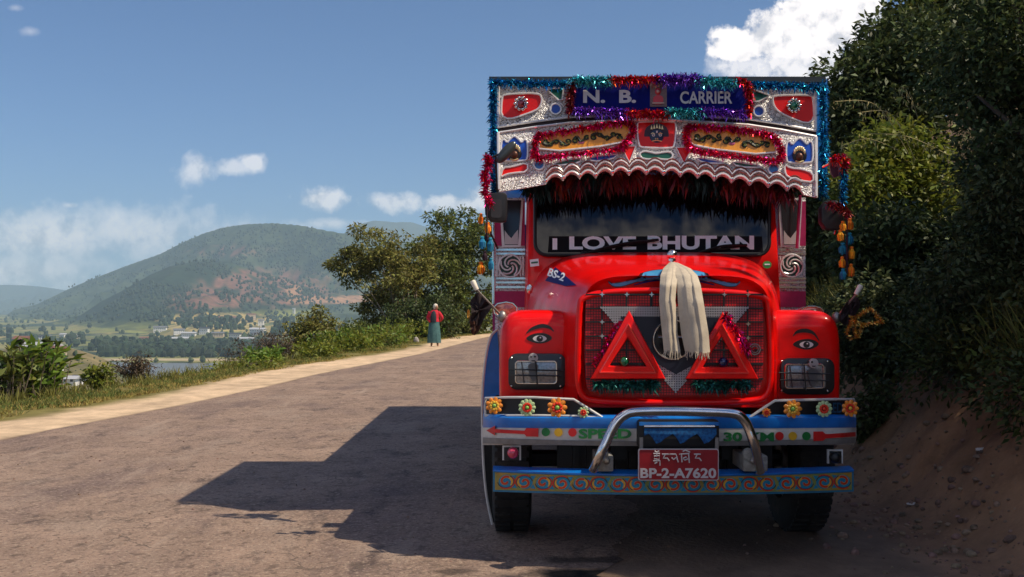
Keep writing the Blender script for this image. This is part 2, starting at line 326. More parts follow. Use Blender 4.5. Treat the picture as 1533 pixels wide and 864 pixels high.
# cab
def wy(px, py, off=0):
    return (7.40-.6*.0-.1257*1.0+.1257*EYE-off)/(1-(HY-py)/F*.1257)     # plane of the windscreen
m = MB(); zt = 2.74; yt = 7.40+(zt-1)*.1257
a = [(.085, 7.42, .95), (2.04, 7.42, .95), (2.0, yt+.02, zt), (.125, yt+.02, zt)]; b = [(.085, 8.75, .95), (2.04, 8.75, .95), (2.0, 8.7, zt), (.125, 8.7, zt)]
m.add(a+b, [(0, 1, 2, 3), (7, 6, 5, 4), (0, 4, 5, 1), (1, 5, 6, 2), (2, 6, 7, 3), (3, 7, 4, 0)])
cab = m.build('cab', RED, T, bev=.06)
fr = rrect(803, 262, 1150, 381, 16)
m = MB(); m.slab(fr, wy, .012, .02); m.build('windscreen_glass', GLASS, T)
m = MB(); m.loop([P(x, y, wy(x, y, .014)) for x, y in rrect(801, 262, 1152, 382, 18, 6)], .013, 8); m.build('windscreen_seal', mat('seal_rubber', (.012,.012,.012), .4), T, sm=True)
band = MB(); band.slab([(822, 354), (1140, 354), (1142, 378), (820, 378)], wy, .0145, .002); bo = band.build('windscreen_sticker', mat('sticker_band', (.008,.008,.010), .6, spec=.1), T)
STK = mat('sticker_white', (.93,.93,.94), .5)
text('lettering', 'I', (827, 834, 357, 374), wy, STK, bo, off=.017, bold=.035, th=.002)
text('lettering', 'LOVE', (852, 952, 354, 374), wy, STK, bo, off=.017, bold=.04, th=.002)
text('lettering', 'BHUTAN', (969, 1128, 353, 374), wy, STK, bo, off=.017, bold=.04, th=.002)
for pts in ([(874, 381), (905, 371), (945, 363), (985, 359)], [(1030, 384), (1060, 374), (1085, 368), (1118, 367)]):
    q = [P(x, y, wy(x, y, .06 if i else .035)) for i, (x, y) in enumerate(pts)]
    wp = MB(); wp.tube(crv(q, 4), .010, 6); wp.ball(q[0], .028, 10, 6); w = wp.build('wiper', BLACK, T, sm=True)
    a, b = Vector(q[1]), Vector(q[-1]); d = (b-a); bl = MB(); bl.tube([a+Vector((0, .02, -.008)), a+d*1.02+Vector((0, .02, 0))], .009, 5); bl.build('wiper_blade', RUBBER, w)
# rising sun-visor shade behind the fringe
MB().box((.10, 7.3, 2.52), (2.06, 7.62, 2.56)).build('visor_board', BLACK, T)
# door mirrors' glass windows of the wings either side of the cab
def wing(x0, x1, sgn):
    D = 7.95; w = MB().slab([(x0, 296), (x1, 296), (x1, 600), (x0, 600)], D, 0, .12).build('wing_panel', SILVER, T)
    cx = (x0+x1)/2
    MB().slab([(x0, 302), (x1, 302), (x1, 368), (x0, 368)], D, .006, .005).build('wing_board', MAGENTA, w)
    ox = cx-2*sgn if sgn < 0 else cx-3
    o = [(ox-15, 300), (ox+15, 300), (ox+10, 367), (ox-10, 367)]; MB().slab([(ox-18, 298), (ox+18, 298), (ox+14, 370), (ox-14, 370)], D, .012, .006).build('window_frame', RIM, w)
    MB().slab(o, D, .015, .004).build('window_glass', mat('smoky_mirror', (.05,.05,.055), .15, .6), w)
    z = MB(); z.slab([(ox-10, 366), (ox-10, 345), (ox-5, 352), (ox, 357), (ox+5, 350), (ox+10, 344), (ox+10, 366)], D, .018, .002); z.build('white_zigzag', mat('zigzag', (.6,.58,.56), .4, .3), w)
    for yy in (374, 380, 417, 423, 430): MB().slab([(x0, yy-1.5), (x1, yy-1.5), (x1, yy+1.5), (x0, yy+1.5)], D, .014, .012).build('trim_bar', CHROME, w)
    for xx in (x0+3, x0+7, x1-7, x1-3): MB().slab([(xx-1, 384), (xx+1, 384), (xx+1, 413), (xx-1, 413)], D, .010, .008).build('trim_bar', RIM, w)
    d = MB().slab(circ(cx, 398, 16), D, .012, .01).build('disc', mat('dark_green_disc', (.01,.06,.04), .4), w)
    z = MB()
    for k in range(5):
        pts = [P(cx+(3+t*12.5)*math.cos(k*1.257+t*2.4), 398+(3+t*12.5)*math.sin(k*1.257+t*2.4), D-.016) for t in np.linspace(0, 1, 7)]; z.tube(pts, .0075, 5)
    z.loop([P(x, y, D-.014) for x, y in circ(cx, 398, 17)], .008, 6); z.build('swirl', RIM, d)
    MB().slab([(x0, 436), (x1, 436), (x1, 460), (x0, 460)], D, .006, .005).build('wing_board', MAGENTA, w)
wing(741, 786, -1); wing(1165, 1206, 1)
m = MB(); m.tube([P(1198, 292, 7.8), P(1193, 372, 7.8)], .012, 6); m.build('pink_rod', MAGENTA, T)
m = MB(); m.tube([P(739, 330, 7.8), P(739, 455, 7.8)], .012, 6); m.build('side_rod', CHROME, T)
# bonnet
secs = []
for v in np.linspace(0, 1, 14):
    hw = lerp(.605, .955, v**.8); zt = lerp(1.775, 1.985, v**.9); e = lerp(.33, .42, v); cx = lerp(1.005, 1.055, v)
    q = sec(cx, .98, hw, zt-.98, e, lerp(6.20, 7.46, v), 72); secs.append([(x, y, z if z > .98 else .98-(.98-z)*.02) for x, y, z in q])
fr0 = [[(lerp(1.005, x, s), y-.07+.07*(1-c), lerp(1.30, z, s) if z > 1 else z) for x, y, z in secs[0]] for s, c in ((.80, 0), (.93, .0), (.965, .12), (.985, .4), (.997, .8))]
bon = MB().loft(fr0+secs).build('bonnet', RED, T, sm=True, ang=50)
# raised creases on the bonnet top
def btop(x, v): return None
# fenders
def fender(cx, hw, name='fender'):
    secs = []; zc, hh = 1.16, .40
    for s, y in ((.70, 6.405), (.86, 6.41), (.93, 6.43), (.97, 6.46), (.995, 6.52), (1, 6.62), (1.0, 6.9), (.99, 7.1), (.96, 7.3), (.90, 7.46)):
        secs.append([(cx+(x-cx)*s, y, zc+(z-zc)*(s if z > zc else 1)) for x, _, z in sec(cx, zc, hw, hh, .42, y, 48)])
    return MB().loft(secs).build(name, RED, T, sm=True, ang=50)
fl = fender(.185, .270); fr_ = fender(1.845, .275)
def fd(px, py): return 6.405
# wheel flare on the left
m = MB()
for (a, b) in (((727, 500), 0),):
    o = [(744, 492), (734, 505), (727, 540), (723.5, 590), (724, 640), (728, 640), (748, 640), (750, 560)]
    m.slab(o, 6.95, 0, .5)
m.build('wheel_flare', BLUE, T)
m = MB(); m.tube(crv([P(746, 492, 6.9), P(734, 506, 6.9), P(726, 545, 6.9), P(722, 600, 6.9), P(723, 680, 6.9), P(728, 740, 6.9), P(737, 785, 6.9)], 5), .010, 6); m.build('flare_piping', WHITE, T, sm=True)
m = MB(); m.slab([(725, 640), (742, 640), (744, 780), (738, 783), (728, 740), (724, 690)], 6.95, 0, .4); m.build('mud_flap', RUBBER, T)
# eyes
EB = mat('eye_black', (.01,.006,.006), .4, coat=.4); EWH = mat('eye_white', (.75,.70,.68), .4)
def eye(cx, cy, s, par):
    o = [(cx-22*s, cy), (cx-13*s, cy-6.5), (cx, cy-9), (cx+12*s, cy-7), (cx+20*s, cy-1), (cx+13*s, cy+5), (cx, cy+8), (cx-13*s, cy+5)]
    e = MB().slab(chaik(o, 2), fd, .004, .012).build('painted_eye', EB, par)
    MB().slab(chaik([(cx-12*s, cy), (cx-5, cy-5), (cx+5, cy-5), (cx+12*s, cy), (cx+5, cy+5), (cx-5, cy+5)], 2), fd, .006, .003).build('eyeball', EWH, e)
    MB().slab(circ(cx, cy, 4.8), fd, .008, .003).build('iris', EB, e)
    MB().slab(circ(cx+1, cy-1.5, 1.3, 8), fd, .010, .003).build('glint', EWH, e)
for cx, cy, par, br in ((808, 507, fl, [(788, 499), (795, 493), (810, 488), (822, 490), (829, 496)]), (1207, 516, fr_, [(1187, 503), (1193, 497), (1206, 495), (1218, 499), (1226, 510)])):
    eye(cx, cy, 1, par); q = crv([(x, y, 0) for x, y in br], 4); n = len(q); th = [2.6*math.sin(PI*(i+.6)/(n+.8))+.4 for i in range(n)]
    MB().slab([(p.x, p.y-t) for p, t in zip(q, th)]+[(p.x, p.y+t) for p, t in zip(reversed(q), reversed(th))], fd, .004, .012).build('painted_eyebrow', EB, par)
# headlamps
def headlamp(x0, x1, y0, y1, gx0, gx1, gy0, gy1, sx, sy):
    h = MB().slab(rrect(x0, y0, x1, y1, 13, 6), fd, .035, .05).build('headlamp', mat('bezel_black', (.01,.01,.011), .35, coat=.3), T, bev=.006)
    g = MB().slab(rrect(gx0, gy0, gx1, gy1, 4, 3), fd, .047, .012).build('lens', LENS, h, bev=.003)
    r = MB().loop([P(x, y, 6.355) for x, y in rrect(gx0, gy0, gx1, gy1, 4, 4)], .007, 6).build('lens_rim', CHROME, h)
    k = MB(); cx = (gx0+gx1)/2; k.tube([P(gx0-10, gy0+12, 6.335), P(gx1+10, gy0+14, 6.335)], .004, 5); k.tube([P(gx0-8, gy1-12, 6.335), P(gx1+8, gy1-11, 6.335)], .004, 5)
    k.tube([P(cx-1, gy0, 6.33), P(cx+2, gy1+4, 6.33)], .005, 5); k.tube([P(cx-22, gy0+1, 6.335), P(cx-18, gy1, 6.335)], .003, 5)
    k.build('wire_guard', BLACK, h)
    for x in (gx0-6, gx1+6):
        for y in (gy0-5, gy1+4): MB().ball(P(x, y, 6.362), .008, 8, 5).build('screw', CHROME, h)
    s = MB(); s.slab(circ(sx, sy, 7.2), fd, .075, .02); so_ = s.build('skull_charm', mat('charm_grey', (.45,.42,.40), .5, .3), h, bev=.003)
    s = MB(); s.ball(P(sx-2.8, sy-1, 6.328), .007, 8, 5); s.ball(P(sx+2.8, sy-1, 6.328), .007, 8, 5); s.slab([(sx-3, sy+3.5), (sx+3, sy+3.5), (sx+2, sy+5), (sx-2, sy+5)], fd, .078, .004); s.build('charm_face', BLACK, so_)
    s = MB(); s.slab(chaik([(sx-8, sy+8), (sx+8, sy+8), (sx+6, sy+22), (sx+3, sy+34), (sx-3, sy+34), (sx-7, sy+20)], 1), fd, .068, .012); s.build('charm_body', mat('charm_dark', (.10,.10,.10), .4, .3), so_)
headlamp(761, 847, 529, 583, 772, 833, 541, 574, 798, 535)
headlamp(1167, 1247, 536, 590, 1176, 1233, 546, 581, 1213, 543)
# indicators on the fenders
def indicator(o, D, amber):
    l = MB().slab(chaik(o, 1), D, 0, .12).build('indicator_lamp', mat('amber_clear', (.55,.16,.10), .12, .2, coat=1, var=.4, scale=40), T, bev=.012)
    MB().loop([P(x, y, D-.006) for x, y in chaik(o, 1)], .006, 6).build('chrome_rim', CHROME, l)
indicator([(738, 456), (765, 451), (777, 464), (762, 473), (742, 474)], 6.75, 1); indicator([(1194, 470), (1204, 459), (1226, 459), (1235, 467), (1226, 478), (1204, 477)], 6.75, 0)
MB().ball(P(1217, 470, 6.70), .035).build('indicator_bulb', mat('brown_bulb', (.12,.05,.04), .4), T)
MB().ball(P(793, 433-80+80, 7.1), (.022, .02, .035)).build('bonnet_latch', CHROME, T)
# grille
GD = 6.115
gm = bpy.data.materials.new('plaid_grille'); gm.use_nodes = True
def plaid():
    N = gm.node_tree.nodes; L = gm.node_tree.links; b = N['Principled BSDF']; b.inputs['Roughness'].default_value = .45
    tc = N.new('ShaderNodeTexCoord'); sx = N.new('ShaderNodeSeparateXYZ'); L.new(tc.outputs['Object'], sx.inputs[0]); vals = []
    for i in (0, 2):
        mo = N.new('ShaderNodeMath'); mo.operation = 'FRACT'; mu = N.new('ShaderNodeMath'); mu.operation = 'MULTIPLY'; mu.inputs[1].default_value = 1/.0165; L.new(sx.outputs[i], mu.inputs[0]); L.new(mu.outputs[0], mo.inputs[0])
        g = N.new('ShaderNodeMath'); g.operation = 'GREATER_THAN'; g.inputs[1].default_value = .22; L.new(mo.outputs[0], g.inputs[0]); vals.append(g.outputs[0])
    mu = N.new('ShaderNodeMath'); mu.operation = 'MULTIPLY'; L.new(vals[0], mu.inputs[0]); L.new(vals[1], mu.inputs[1])
    nz = N.new('ShaderNodeTexNoise'); nz.inputs['Scale'].default_value = 6; L.new(tc.outputs['Object'], nz.inputs['Vector'])
    c1 = N.new('ShaderNodeMix'); c1.data_type = 'RGBA'; L.new(nz.outputs[0], c1.inputs[0]); c1.inputs[6].default_value = (.80,.006,.006,1); c1.inputs[7].default_value = (.38,.004,.015,1)
    c = N.new('ShaderNodeMix'); c.data_type = 'RGBA'; L.new(mu.outputs[0], c.inputs[0]); c.inputs[6].default_value = (.012,.004,.005,1); L.new(c1.outputs[2], c.inputs[7]); L.new(c.outputs[2], b.inputs['Base Color'])
plaid()
go = chaik([(876, 445), (884, 434), (1009, 428), (1134, 436), (1143, 448), (1143, 572), (1132, 592), (886, 591), (875, 575)], 2)
gr = MB().slab(go, GD, 0, .06).build('grille', gm, T)
RM = []
for x, y in chaik([(867, 458), (871, 446), (905, 437), (1009, 434), (1115, 439), (1148, 446), (1152, 460), (1155, 560), (1150, 590), (1132, 603), (886, 603), (868, 590), (864, 560)], 3): RM.append(P(x, y, 6.122))
m = MB(); m.loop(RM, .021, 10); m.build('grille_surround', RED, T, sm=True)
bars = []
for x in (901, 938, 975, 1047, 1083.5, 1119): bars.append([(x-1.2, 434), (x+1.2, 434), (x+1.2, 590), (x-1.2, 590)])
for y in (441, 461.5, 482, 503.5, 524, 545, 567): bars.append([(877, y-1.2), (1142, y-1.2), (1142, y+1.2), (877, y+1.2)])
for i, b_ in enumerate(bars): MB().slab(b_, GD, .010+(.003 if i > 5 else 0), .012).build('grille_bar', BLACK, gr)
for x, y in [(x, 441) for x in (901, 938, 975, 1083.5, 1119)]+[(901, 482), (901, 503), (1119, 485), (1119, 506)]:
    s = []
    for k in range(8): r = 4.2 if k % 2 == 0 else 1.5; s.append((x+r*math.cos(PI*k/4), y+r*math.sin(PI*k/4)))
    MB().slab(s, GD, .020, .006).build('star_stud', CHROME, gr)
# silver mesh triangle: real bars, woven
def mesh_tri(T_, clip):
    m = MB(); st = 3.6
    (x0, y0), (x1, _), (xa, ya) = T_
    x = x0+2
    while x < x1:
        f = (x-x0)/(xa-x0) if x < xa else (x1-x)/(x1-xa); yb = y0+(ya-y0)*f
        if yb-y0 > 2: m.slab([(x-.95, y0), (x+.95, y0), (x+.95, yb), (x-.95, yb)], GD, .020, .002)
        x += st
    y = y0+2
    while y < ya:
        f = (y-y0)/(ya-y0); m.slab([(x0+(xa-x0)*f, y-.95), (x1-(x1-xa)*f, y-.95), (x1-(x1-xa)*f, y+.95), (x0+(xa-x0)*f, y+.95)], GD, .022, .002); y += st
    return m
MB().slab([(897, 459), (1121, 461), (1011, 588)], GD, .0155, .001).build('dark_backing', BLACK, gr)
mesh_tri(((897, 459), (1121, 461), (1011, 588)), 0).build('silver_mesh', mat('mesh_white', (.42,.40,.40), .45, .3), gr)
MB().slab([(928, 474), (1090, 475), (1086, 486), (1048, 540), (1011, 560), (972, 538)], GD, .026, .003).build('badge_backing', mat('midnight_blue', (.006,.008,.02), .4), gr)
# round badge
bd = MB().slab(circ(1007, 509, 27, 32), GD, .034, .012).build('round_badge', mat('badge_dark', (.02,.02,.022), .3, .5), T)
z = MB(); z.loop([P(x, y, GD-.05) for x, y in circ(1007, 509, 29, 32)], .006, 6); z.tube([P(985, 504, GD-.05), P(1029, 504, GD-.05)], .006, 5); z.build('badge_ring', CHROME, bd, sm=True)
z = MB(); z.loop([P(x, y, GD-.05) for x, y in circ(1130, 523, 8, 16)], .004, 6); z.loop([P(x, y, GD-.05) for x, y in circ(1130, 523, 5, 16)], .003, 6); z.build('small_ring_badge', STEEL, T)
# warning triangles
REFL = mat('reflector_red', (.95,.008,.006), .4, coat=.3, spec=.2, var=.06, bump=.001, bscale=120)
def warning(A, B, C, a, b, c, bx, by, bm, lab):
    o = [(A[0]-5, A[1]+3), (A[0], A[1]-1), (A[0]+5, A[1]+3), (C[0], C[1]-6), (C[0]-3, C[1]), (B[0]+3, B[1]), (B[0], B[1]-6)]
    m = MB(); D = GD-.06; n = 3
    out = [A, C, B]; inn = [a, c, b]
    def ring(p, q): # frames with bevelled ridge
        mid = [((u[0]+v[0])/2, (u[1]+v[1])/2) for u, v in zip(p, q)]
        vs = [P(*u, D+.02) for u in p]+[P(*u, D-.012) for u in [(lerp(u[0], v[0], .07), lerp(u[1], v[1], .07)) for u, v in zip(p, q)]]+[P(*u, D-.012) for u in [(lerp(u[0], v[0], .93), lerp(u[1], v[1], .93)) for u, v in zip(p, q)]]+[P(*u, D+.02) for u in q]
        fs = []
        for r in range(3):
            for k in range(3): fs.append((r*3+k, r*3+(k+1) % 3, (r+1)*3+(k+1) % 3, (r+1)*3+k))
        for k in range(3): fs.append((9+k, 9+(k+1) % 3, (k+1) % 3, k))
        m.add(vs, fs)
    ring(out, inn); t = m.build('warning_triangle', REFL, T, bev=.003)
    t['label'] = lab
    m = MB()
    for k in range(3):
        p, q = out[k], out[(k+1) % 3]; p2, q2 = inn[k], inn[(k+1) % 3]
        mp = (lerp(p[0], p2[0], .5), lerp(p[1], p2[1], .5)); mq = (lerp(q[0], q2[0], .5), lerp(q[1], q2[1], .5)); m.tube([P(*mp, D-.015), P(*mq, D-.015)], .006, 5)
    m.build('centre_ridge', mat('reflector_light', (.9,.03,.02), .3, coat=1), t)
    MB().ball(P(bx, by, D-.005), .030, 16, 10).build('jewel_knob', bm, t, sm=True)
warning((941.6, 464), (883, 568), (997, 568), (940, 507), (913, 547), (967, 548), 935, 541, mat('green_jewel', (.01,.14,.05), .12, .3, coat=1), 'left red reflector triangle with a green knob')
warning((1081.7, 466), (1025, 568), (1136, 568), (1080, 505), (1053, 549), (1105, 549), 1083, 542, mat('blue_jewel', (.01,.012,.08), .12, .3, coat=1), 'right red reflector triangle with a dark blue knob')
# moustache painted over the grille
MUS = mat('moustache_blue', (.06,.30,.58), .4, coat=.5)
from mathutils.bvhtree import BVHTree
def bvh(o):
    b = bmesh.new(); b.from_mesh(o.data); b.transform(__import__('mathutils').Matrix.Translation(WLOC[o.name])); t = BVHTree.FromBMesh(b); b.free(); return t
BT = bvh(bon); CT = bvh(cab); FT = bvh(fl)
def onto(t, px, py, off):
    d = P(px, py, 1)-Vector((0, 0, EYE)); h = t.ray_cast(Vector((0, 0, EYE)), d.normalized())
    return (h[0]+h[1]*off*(1 if h[1].dot(d) < 0 else -1)) if h[0] is not None else None
def strip(name, t, up, lo, m, par, off=.004):
    vs = []; fs = []
    for a, b in zip(up, lo):
        for k in range(4):
            q = onto(t, lerp(a[0], b[0], k/3), lerp(a[1], b[1], k/3), off)
            vs.append(q if q is not None else (vs[-1] if vs else P(*a, 6.2)))
    for i in range(len(up)-1):
        for k in range(3): j = i*4+k; fs.append((j, j+1, j+5, j+4))
    return MB().add(vs, fs).build(name, m, par, sm=True)
for sg in (-1, 1):
    c = crv([(1009, 411, 0), (1009+sg*30, 412, 0), (1009+sg*55, 418, 0), (1009+sg*78, 425.5, 0), (1009+sg*92, 426, 0), (1009+sg*99, 420, 0)], 5); n = len(c)
    th = [lerp(4.4, .7, (i/(n-1))**1.4) for i in range(n)]
    strip('painted_moustache', BT, [(p.x, p.y-t) for p, t in zip(c, th)], [(p.x, p.y+t) for p, t in zip(c, th)], MUS, bon, .014)
    strip('moustache_outline', BT, [(p.x, p.y-t-1.3) for p, t in zip(c, th)], [(p.x, p.y+t+1.3) for p, t in zip(c, th)], EB, bon, .011)
    c = crv([(1009+sg*4, 417, 0), (1009+sg*30, 418, 0), (1009+sg*60, 426, 0)], 5); strip('lace_trim', BT, [(p.x, p.y) for p in c], [(p.x, p.y+4*(1-i/len(c))+1) for i, p in enumerate(c)], NAVY, bon, .010)
# stickers
def patch(name, t, o, m, par, off=.004, n=6):
    (ax, ay), (bx, by), (cx, cy), (dx, dy) = o
    up = [(lerp(ax, bx, i/n), lerp(ay, by, i/n)) for i in range(n+1)]; lo = [(lerp(dx, cx, i/n), lerp(dy, cy, i/n)) for i in range(n+1)]
    return strip(name, t, up, lo, m, par, off)
def ptext(s, t, box, m, par, off, rot=0, bold=.03):
    v, f = text_pts(s, box[0], box[1], box[2], box[3], bold); cx, cy = (box[0]+box[1])/2, (box[2]+box[3])/2; c, q = math.cos(rot), math.sin(rot)
    vs = []
    for x, y in v:
        p = onto(t, cx+(x-cx)*c-(y-cy)*q, cy+(x-cx)*q+(y-cy)*c, off); vs.append(p if p is not None else P(x, y, 6.6))
    return MB().add(vs, f).build('lettering', m, par, recalc=False)
st = patch('diamond_sticker', BT, [(832, 401), (864, 428), (848, 429), (817, 421)], NAVY, bon, .006)
try: ptext('BS-2', BT, (822, 848, 407, 419), STK, st, .012, rot=.36)
except Exception: pass
s_ = MB().slab([(793, 389), (806, 387.5), (807, 398), (794, 399.5)], lambda x, y: 7.40, .012, .01).build('small_sticker', STK, cab)
MB().slab([(795, 392.5), (805, 391.5), (805.3, 394), (795.3, 395)], lambda x, y: 7.40, .015, .002).build('sticker_stripe', GREEN, s_)
s_ = MB().slab(circ(1148, 396.5, 6.5, 20, 5.5), lambda x, y: 7.40, .012, .01).build('green_sticker', mat('bright_green', (.04,.35,.06), .5), cab)
MB().slab([(1144, 395), (1152, 395), (1152, 397), (1144, 397)], lambda x, y: 7.40, .015, .002).build('sticker_stripe', STK, s_)
# badge knob on bonnet top
kb = MB(); kb.ball(P(1006, 381, 6.62), .034, 14, 9); kb.tube([P(1006, 389, 6.62), P(1006, 400, 6.62)], .014, 8); kb.tube([P(1006, 388, 6.62), P(1006, 391, 6.62)], .026, 10); kb.build('chrome_finial', CHROME, T, sm=True)
# blue and white bumper
bowed('bumper', 722, 1282, cb, [(641, 639, 0), (655, 652, -.004), (664, 662, .012), (668, 668, .05), (668, 668, .12), (641, 639, .12)], WHITE)
bowed('bumper_top', 723, 1281, cb, [(623, 622, .10), (622, 621.5, .02), (626, 625, -.008), (634, 633, -.012), (641.5, 640, -.004), (641.5, 640, .10)], BLUE)
bowed('bumper_lip', 723, 1281, cb, [(661, 655, -.006), (668, 664, .004), (668, 664, .05), (661, 655, .05)], mat('bumper_grey', (.22,.21,.20), .5, var=.2, dirt=.5))
RP = mat('sign_red', (.62,.012,.012), .45); GP = mat('sign_green', (.008,.17,.035), .45)
BO = .010
def bslab(name, pts, m, off=BO, par=T, D=cb, th=.006):     # outline cut every few pixels so that it follows the bow
    b = bmesh.new(); b.faces.new([b.verts.new((x, y, 0)) for x, y in pts]); x = math.floor(min(p[0] for p in pts))+5
    while x < max(p[0] for p in pts)-.5: bmesh.ops.bisect_plane(b, geom=b.verts[:]+b.edges[:]+b.faces[:], plane_co=(x, 0, 0), plane_no=(1, 0, 0)); x += 5
    for v in b.verts: v.co = P(v.co.x, v.co.y, D(v.co.x, v.co.y)-off)
    g = bmesh.ops.extrude_face_region(b, geom=b.faces[:]); bmesh.ops.translate(b, verts=[v for v in g['geom'] if isinstance(v, bmesh.types.BMVert)], vec=(0, th, 0)); bmesh.ops.recalc_face_normals(b, faces=b.faces)
    me = bpy.data.meshes.new(name); b.to_mesh(me); b.free(); me.materials.append(m); return link(bpy.data.objects.new(name, me), par)
bslab('painted_arrow', [(728, 644.5), (741, 637.5), (741, 642.5), (765, 644), (785, 645), (788, 641), (806, 641.5), (806, 654), (788, 653.5), (785, 650), (765, 649), (741, 648), (741, 652)], RP)
bslab('painted_arrow', [(1218, 646.5), (1232, 646), (1236, 650), (1281, 647), (1281, 653.5), (1236, 656.5), (1232, 660), (1218, 660.5)], RP)
bslab('arrow_line', [(1238, 648.5), (1280, 645.5), (1280, 646.8), (1238, 650)], WHITE, .014)
for x, y, m in ((817, 647, GP), (836, 647.5, YELLOW), (857, 647.5, RP), (1167, 653, RP), (1187, 653, YELLOW), (1207.5, 653, GP)): bslab('painted_dot', circ(x, y, 6.3), m)
text('lettering', 'SPEED', (866, 945, 642, 656.5), cb, GP, T, off=.013, bold=.035, th=.010)
text('lettering', '30 KM', (1083, 1158, 647, 660.5), cb, GP, T, off=.013, bold=.035, th=.010)
# flower rail above the bumper
def rail(pts, flip):
    m = MB(); D = lambda x: cb(x)+.01
    for seg in pts: m.tube([P(x, y, D(x)) for x, y in seg], .0085, 6)
    return m.build('flower_rail', WHITE, T, sm=True)
rail([[(727, 622), (726, 610), (727, 596), (760, 595), (800, 595), (859, 598), (880, 611), (902, 625)], [(727, 622), (760, 622), (810, 622), (860, 623), (902, 625)]], 1)
rail([[(1279, 624), (1281, 610), (1278, 598), (1240, 598), (1160, 600), (1140, 613), (1118, 628)], [(1279, 625), (1240, 625), (1180, 626), (1118, 628)]], 1)
bslab('rail_backing', [(728, 598), (758, 597), (800, 597), (858, 600), (895, 622), (860, 621), (800, 620), (728, 620)], BLACK, -.05)
bslab('rail_backing', [(1278, 600), (1240, 599), (1161, 602), (1126, 625), (1180, 624), (1240, 622), (1278, 622)], BLACK, -.05)
text('lettering', 'LED', (1241, 1261, 603, 618), lambda x, y: cb(x)+.045, mat('led_blue', (.01,.07,.14), .4), T, bold=.01)
def flower(x, y, r, m1, m2, m3, n=9):
    D = cb(x)-.03 if r > 9 else cb(x); k = D/F; c = P(x, y, D); fl_ = MB(); R = r*k
    for i in range(n):
        a = 2*PI*i/n; q = c+Vector((math.cos(a)*R*.68, -.004, math.sin(a)*R*.68)); t = MB().ball((0, 0, 0), (R*.34, .006, R*.27), 8, 5)
        fl_.add([(q.x+px*math.cos(a)-pz*math.sin(a), q.y+py-.35*abs(px), q.z+px*math.sin(a)+pz*math.cos(a)) for px, py, pz in t.v], t.f)
    f = fl_.build('plastic_flower', m1, T, sm=True)
    i_ = MB()
    for i in range(n):
        a = 2*PI*(i+.5)/n; q = c+Vector((math.cos(a)*R*.42, -.012, math.sin(a)*R*.42)); i_.ball(q, (R*.17, .006, R*.17), 6, 4)
    i_.build('inner_petals', m2, f, sm=True); MB().ball(c+Vector((0, -.014, 0)), (R*.22, .008, R*.22), 10, 6).build('flower_centre', m3, f, sm=True)
OR = mat('petal_orange', (.85,.27,.02), .4, coat=.4); YG = mat('petal_pale_green', (.45,.60,.30), .4); RC = mat('petal_red', (.75,.04,.01), .4); GC = mat('heart_green', (.25,.5,.08), .4); YC = mat('petal_gold', (.85,.5,.05), .4)
for a in ((740, 607, 13, OR, YC, GC), (789, 610, 13, YG, RC, GC, 11), (834, 610, 15, OR, RC, GC), (873, 617.5, 8.5, YG, RC, RC), (1147, 617.5, 7, OR, RC, RC), (1186, 612, 14, OR, YC, GC), (1233, 612, 12.5, YG, RC, RC, 11), (1272, 611, 13, OR, RC, YC)): flower(*a)
# lower bumper with scroll painting
bowed('lower_bumper', 738, 1278, lb, [(711, 704, 0), (741, 736, 0), (741, 736, .05), (711, 704, .05)], mat('bumper_teal', (.01,.16,.28), .4, coat=.3, var=.2, dirt=.5))
bowed('lower_bumper_top', 738, 1278, lb, [(707, 701, .10), (706.5, 700.5, .06), (710, 703, -.006), (712.5, 705.5, -.006), (712.5, 705.5, .10)], BLUE)
OCH = mat('ochre_band', (.22,.26,.06), .5, col2=(.40,.22,.03), scale=9, var=.2, dirt=.4)
up = []; lo = []
for i in range(28):
    x = lerp(741, 1275, i/27); t = abs((x-1008)/270)**2; up.append((x, lerp(714, 707, t))); lo.append((x, lerp(737.5, 733, t)))
bd_ = MB()
for i in range(27): bd_.slab([up[i], up[i+1], lo[i+1], lo[i]], lb, .003, .003)
sc = bd_.build('scroll_band', OCH, T)
def ribbon(m, pts, w, off):
    for i in range(len(pts)-1):
        (ax, ay), (bx, by) = pts[i], pts[i+1]; d = math.hypot(bx-ax, by-ay) or 1; nx, ny = -(by-ay)/d*w, (bx-ax)/d*w
        vs = [P(x, y, lb(x)-off) for x, y in ((ax+nx, ay+ny), (ax-nx, ay-ny), (bx-nx, by-ny), (bx+nx, by+ny))]; m.add(vs, [(0, 1, 2, 3)])
dd_, bb_ = MB(), MB(); n_s = 19; RS = mat('scroll_red', (.60,.03,.01), .45); OS = mat('scroll_orange', (.72,.36,.03), .45)
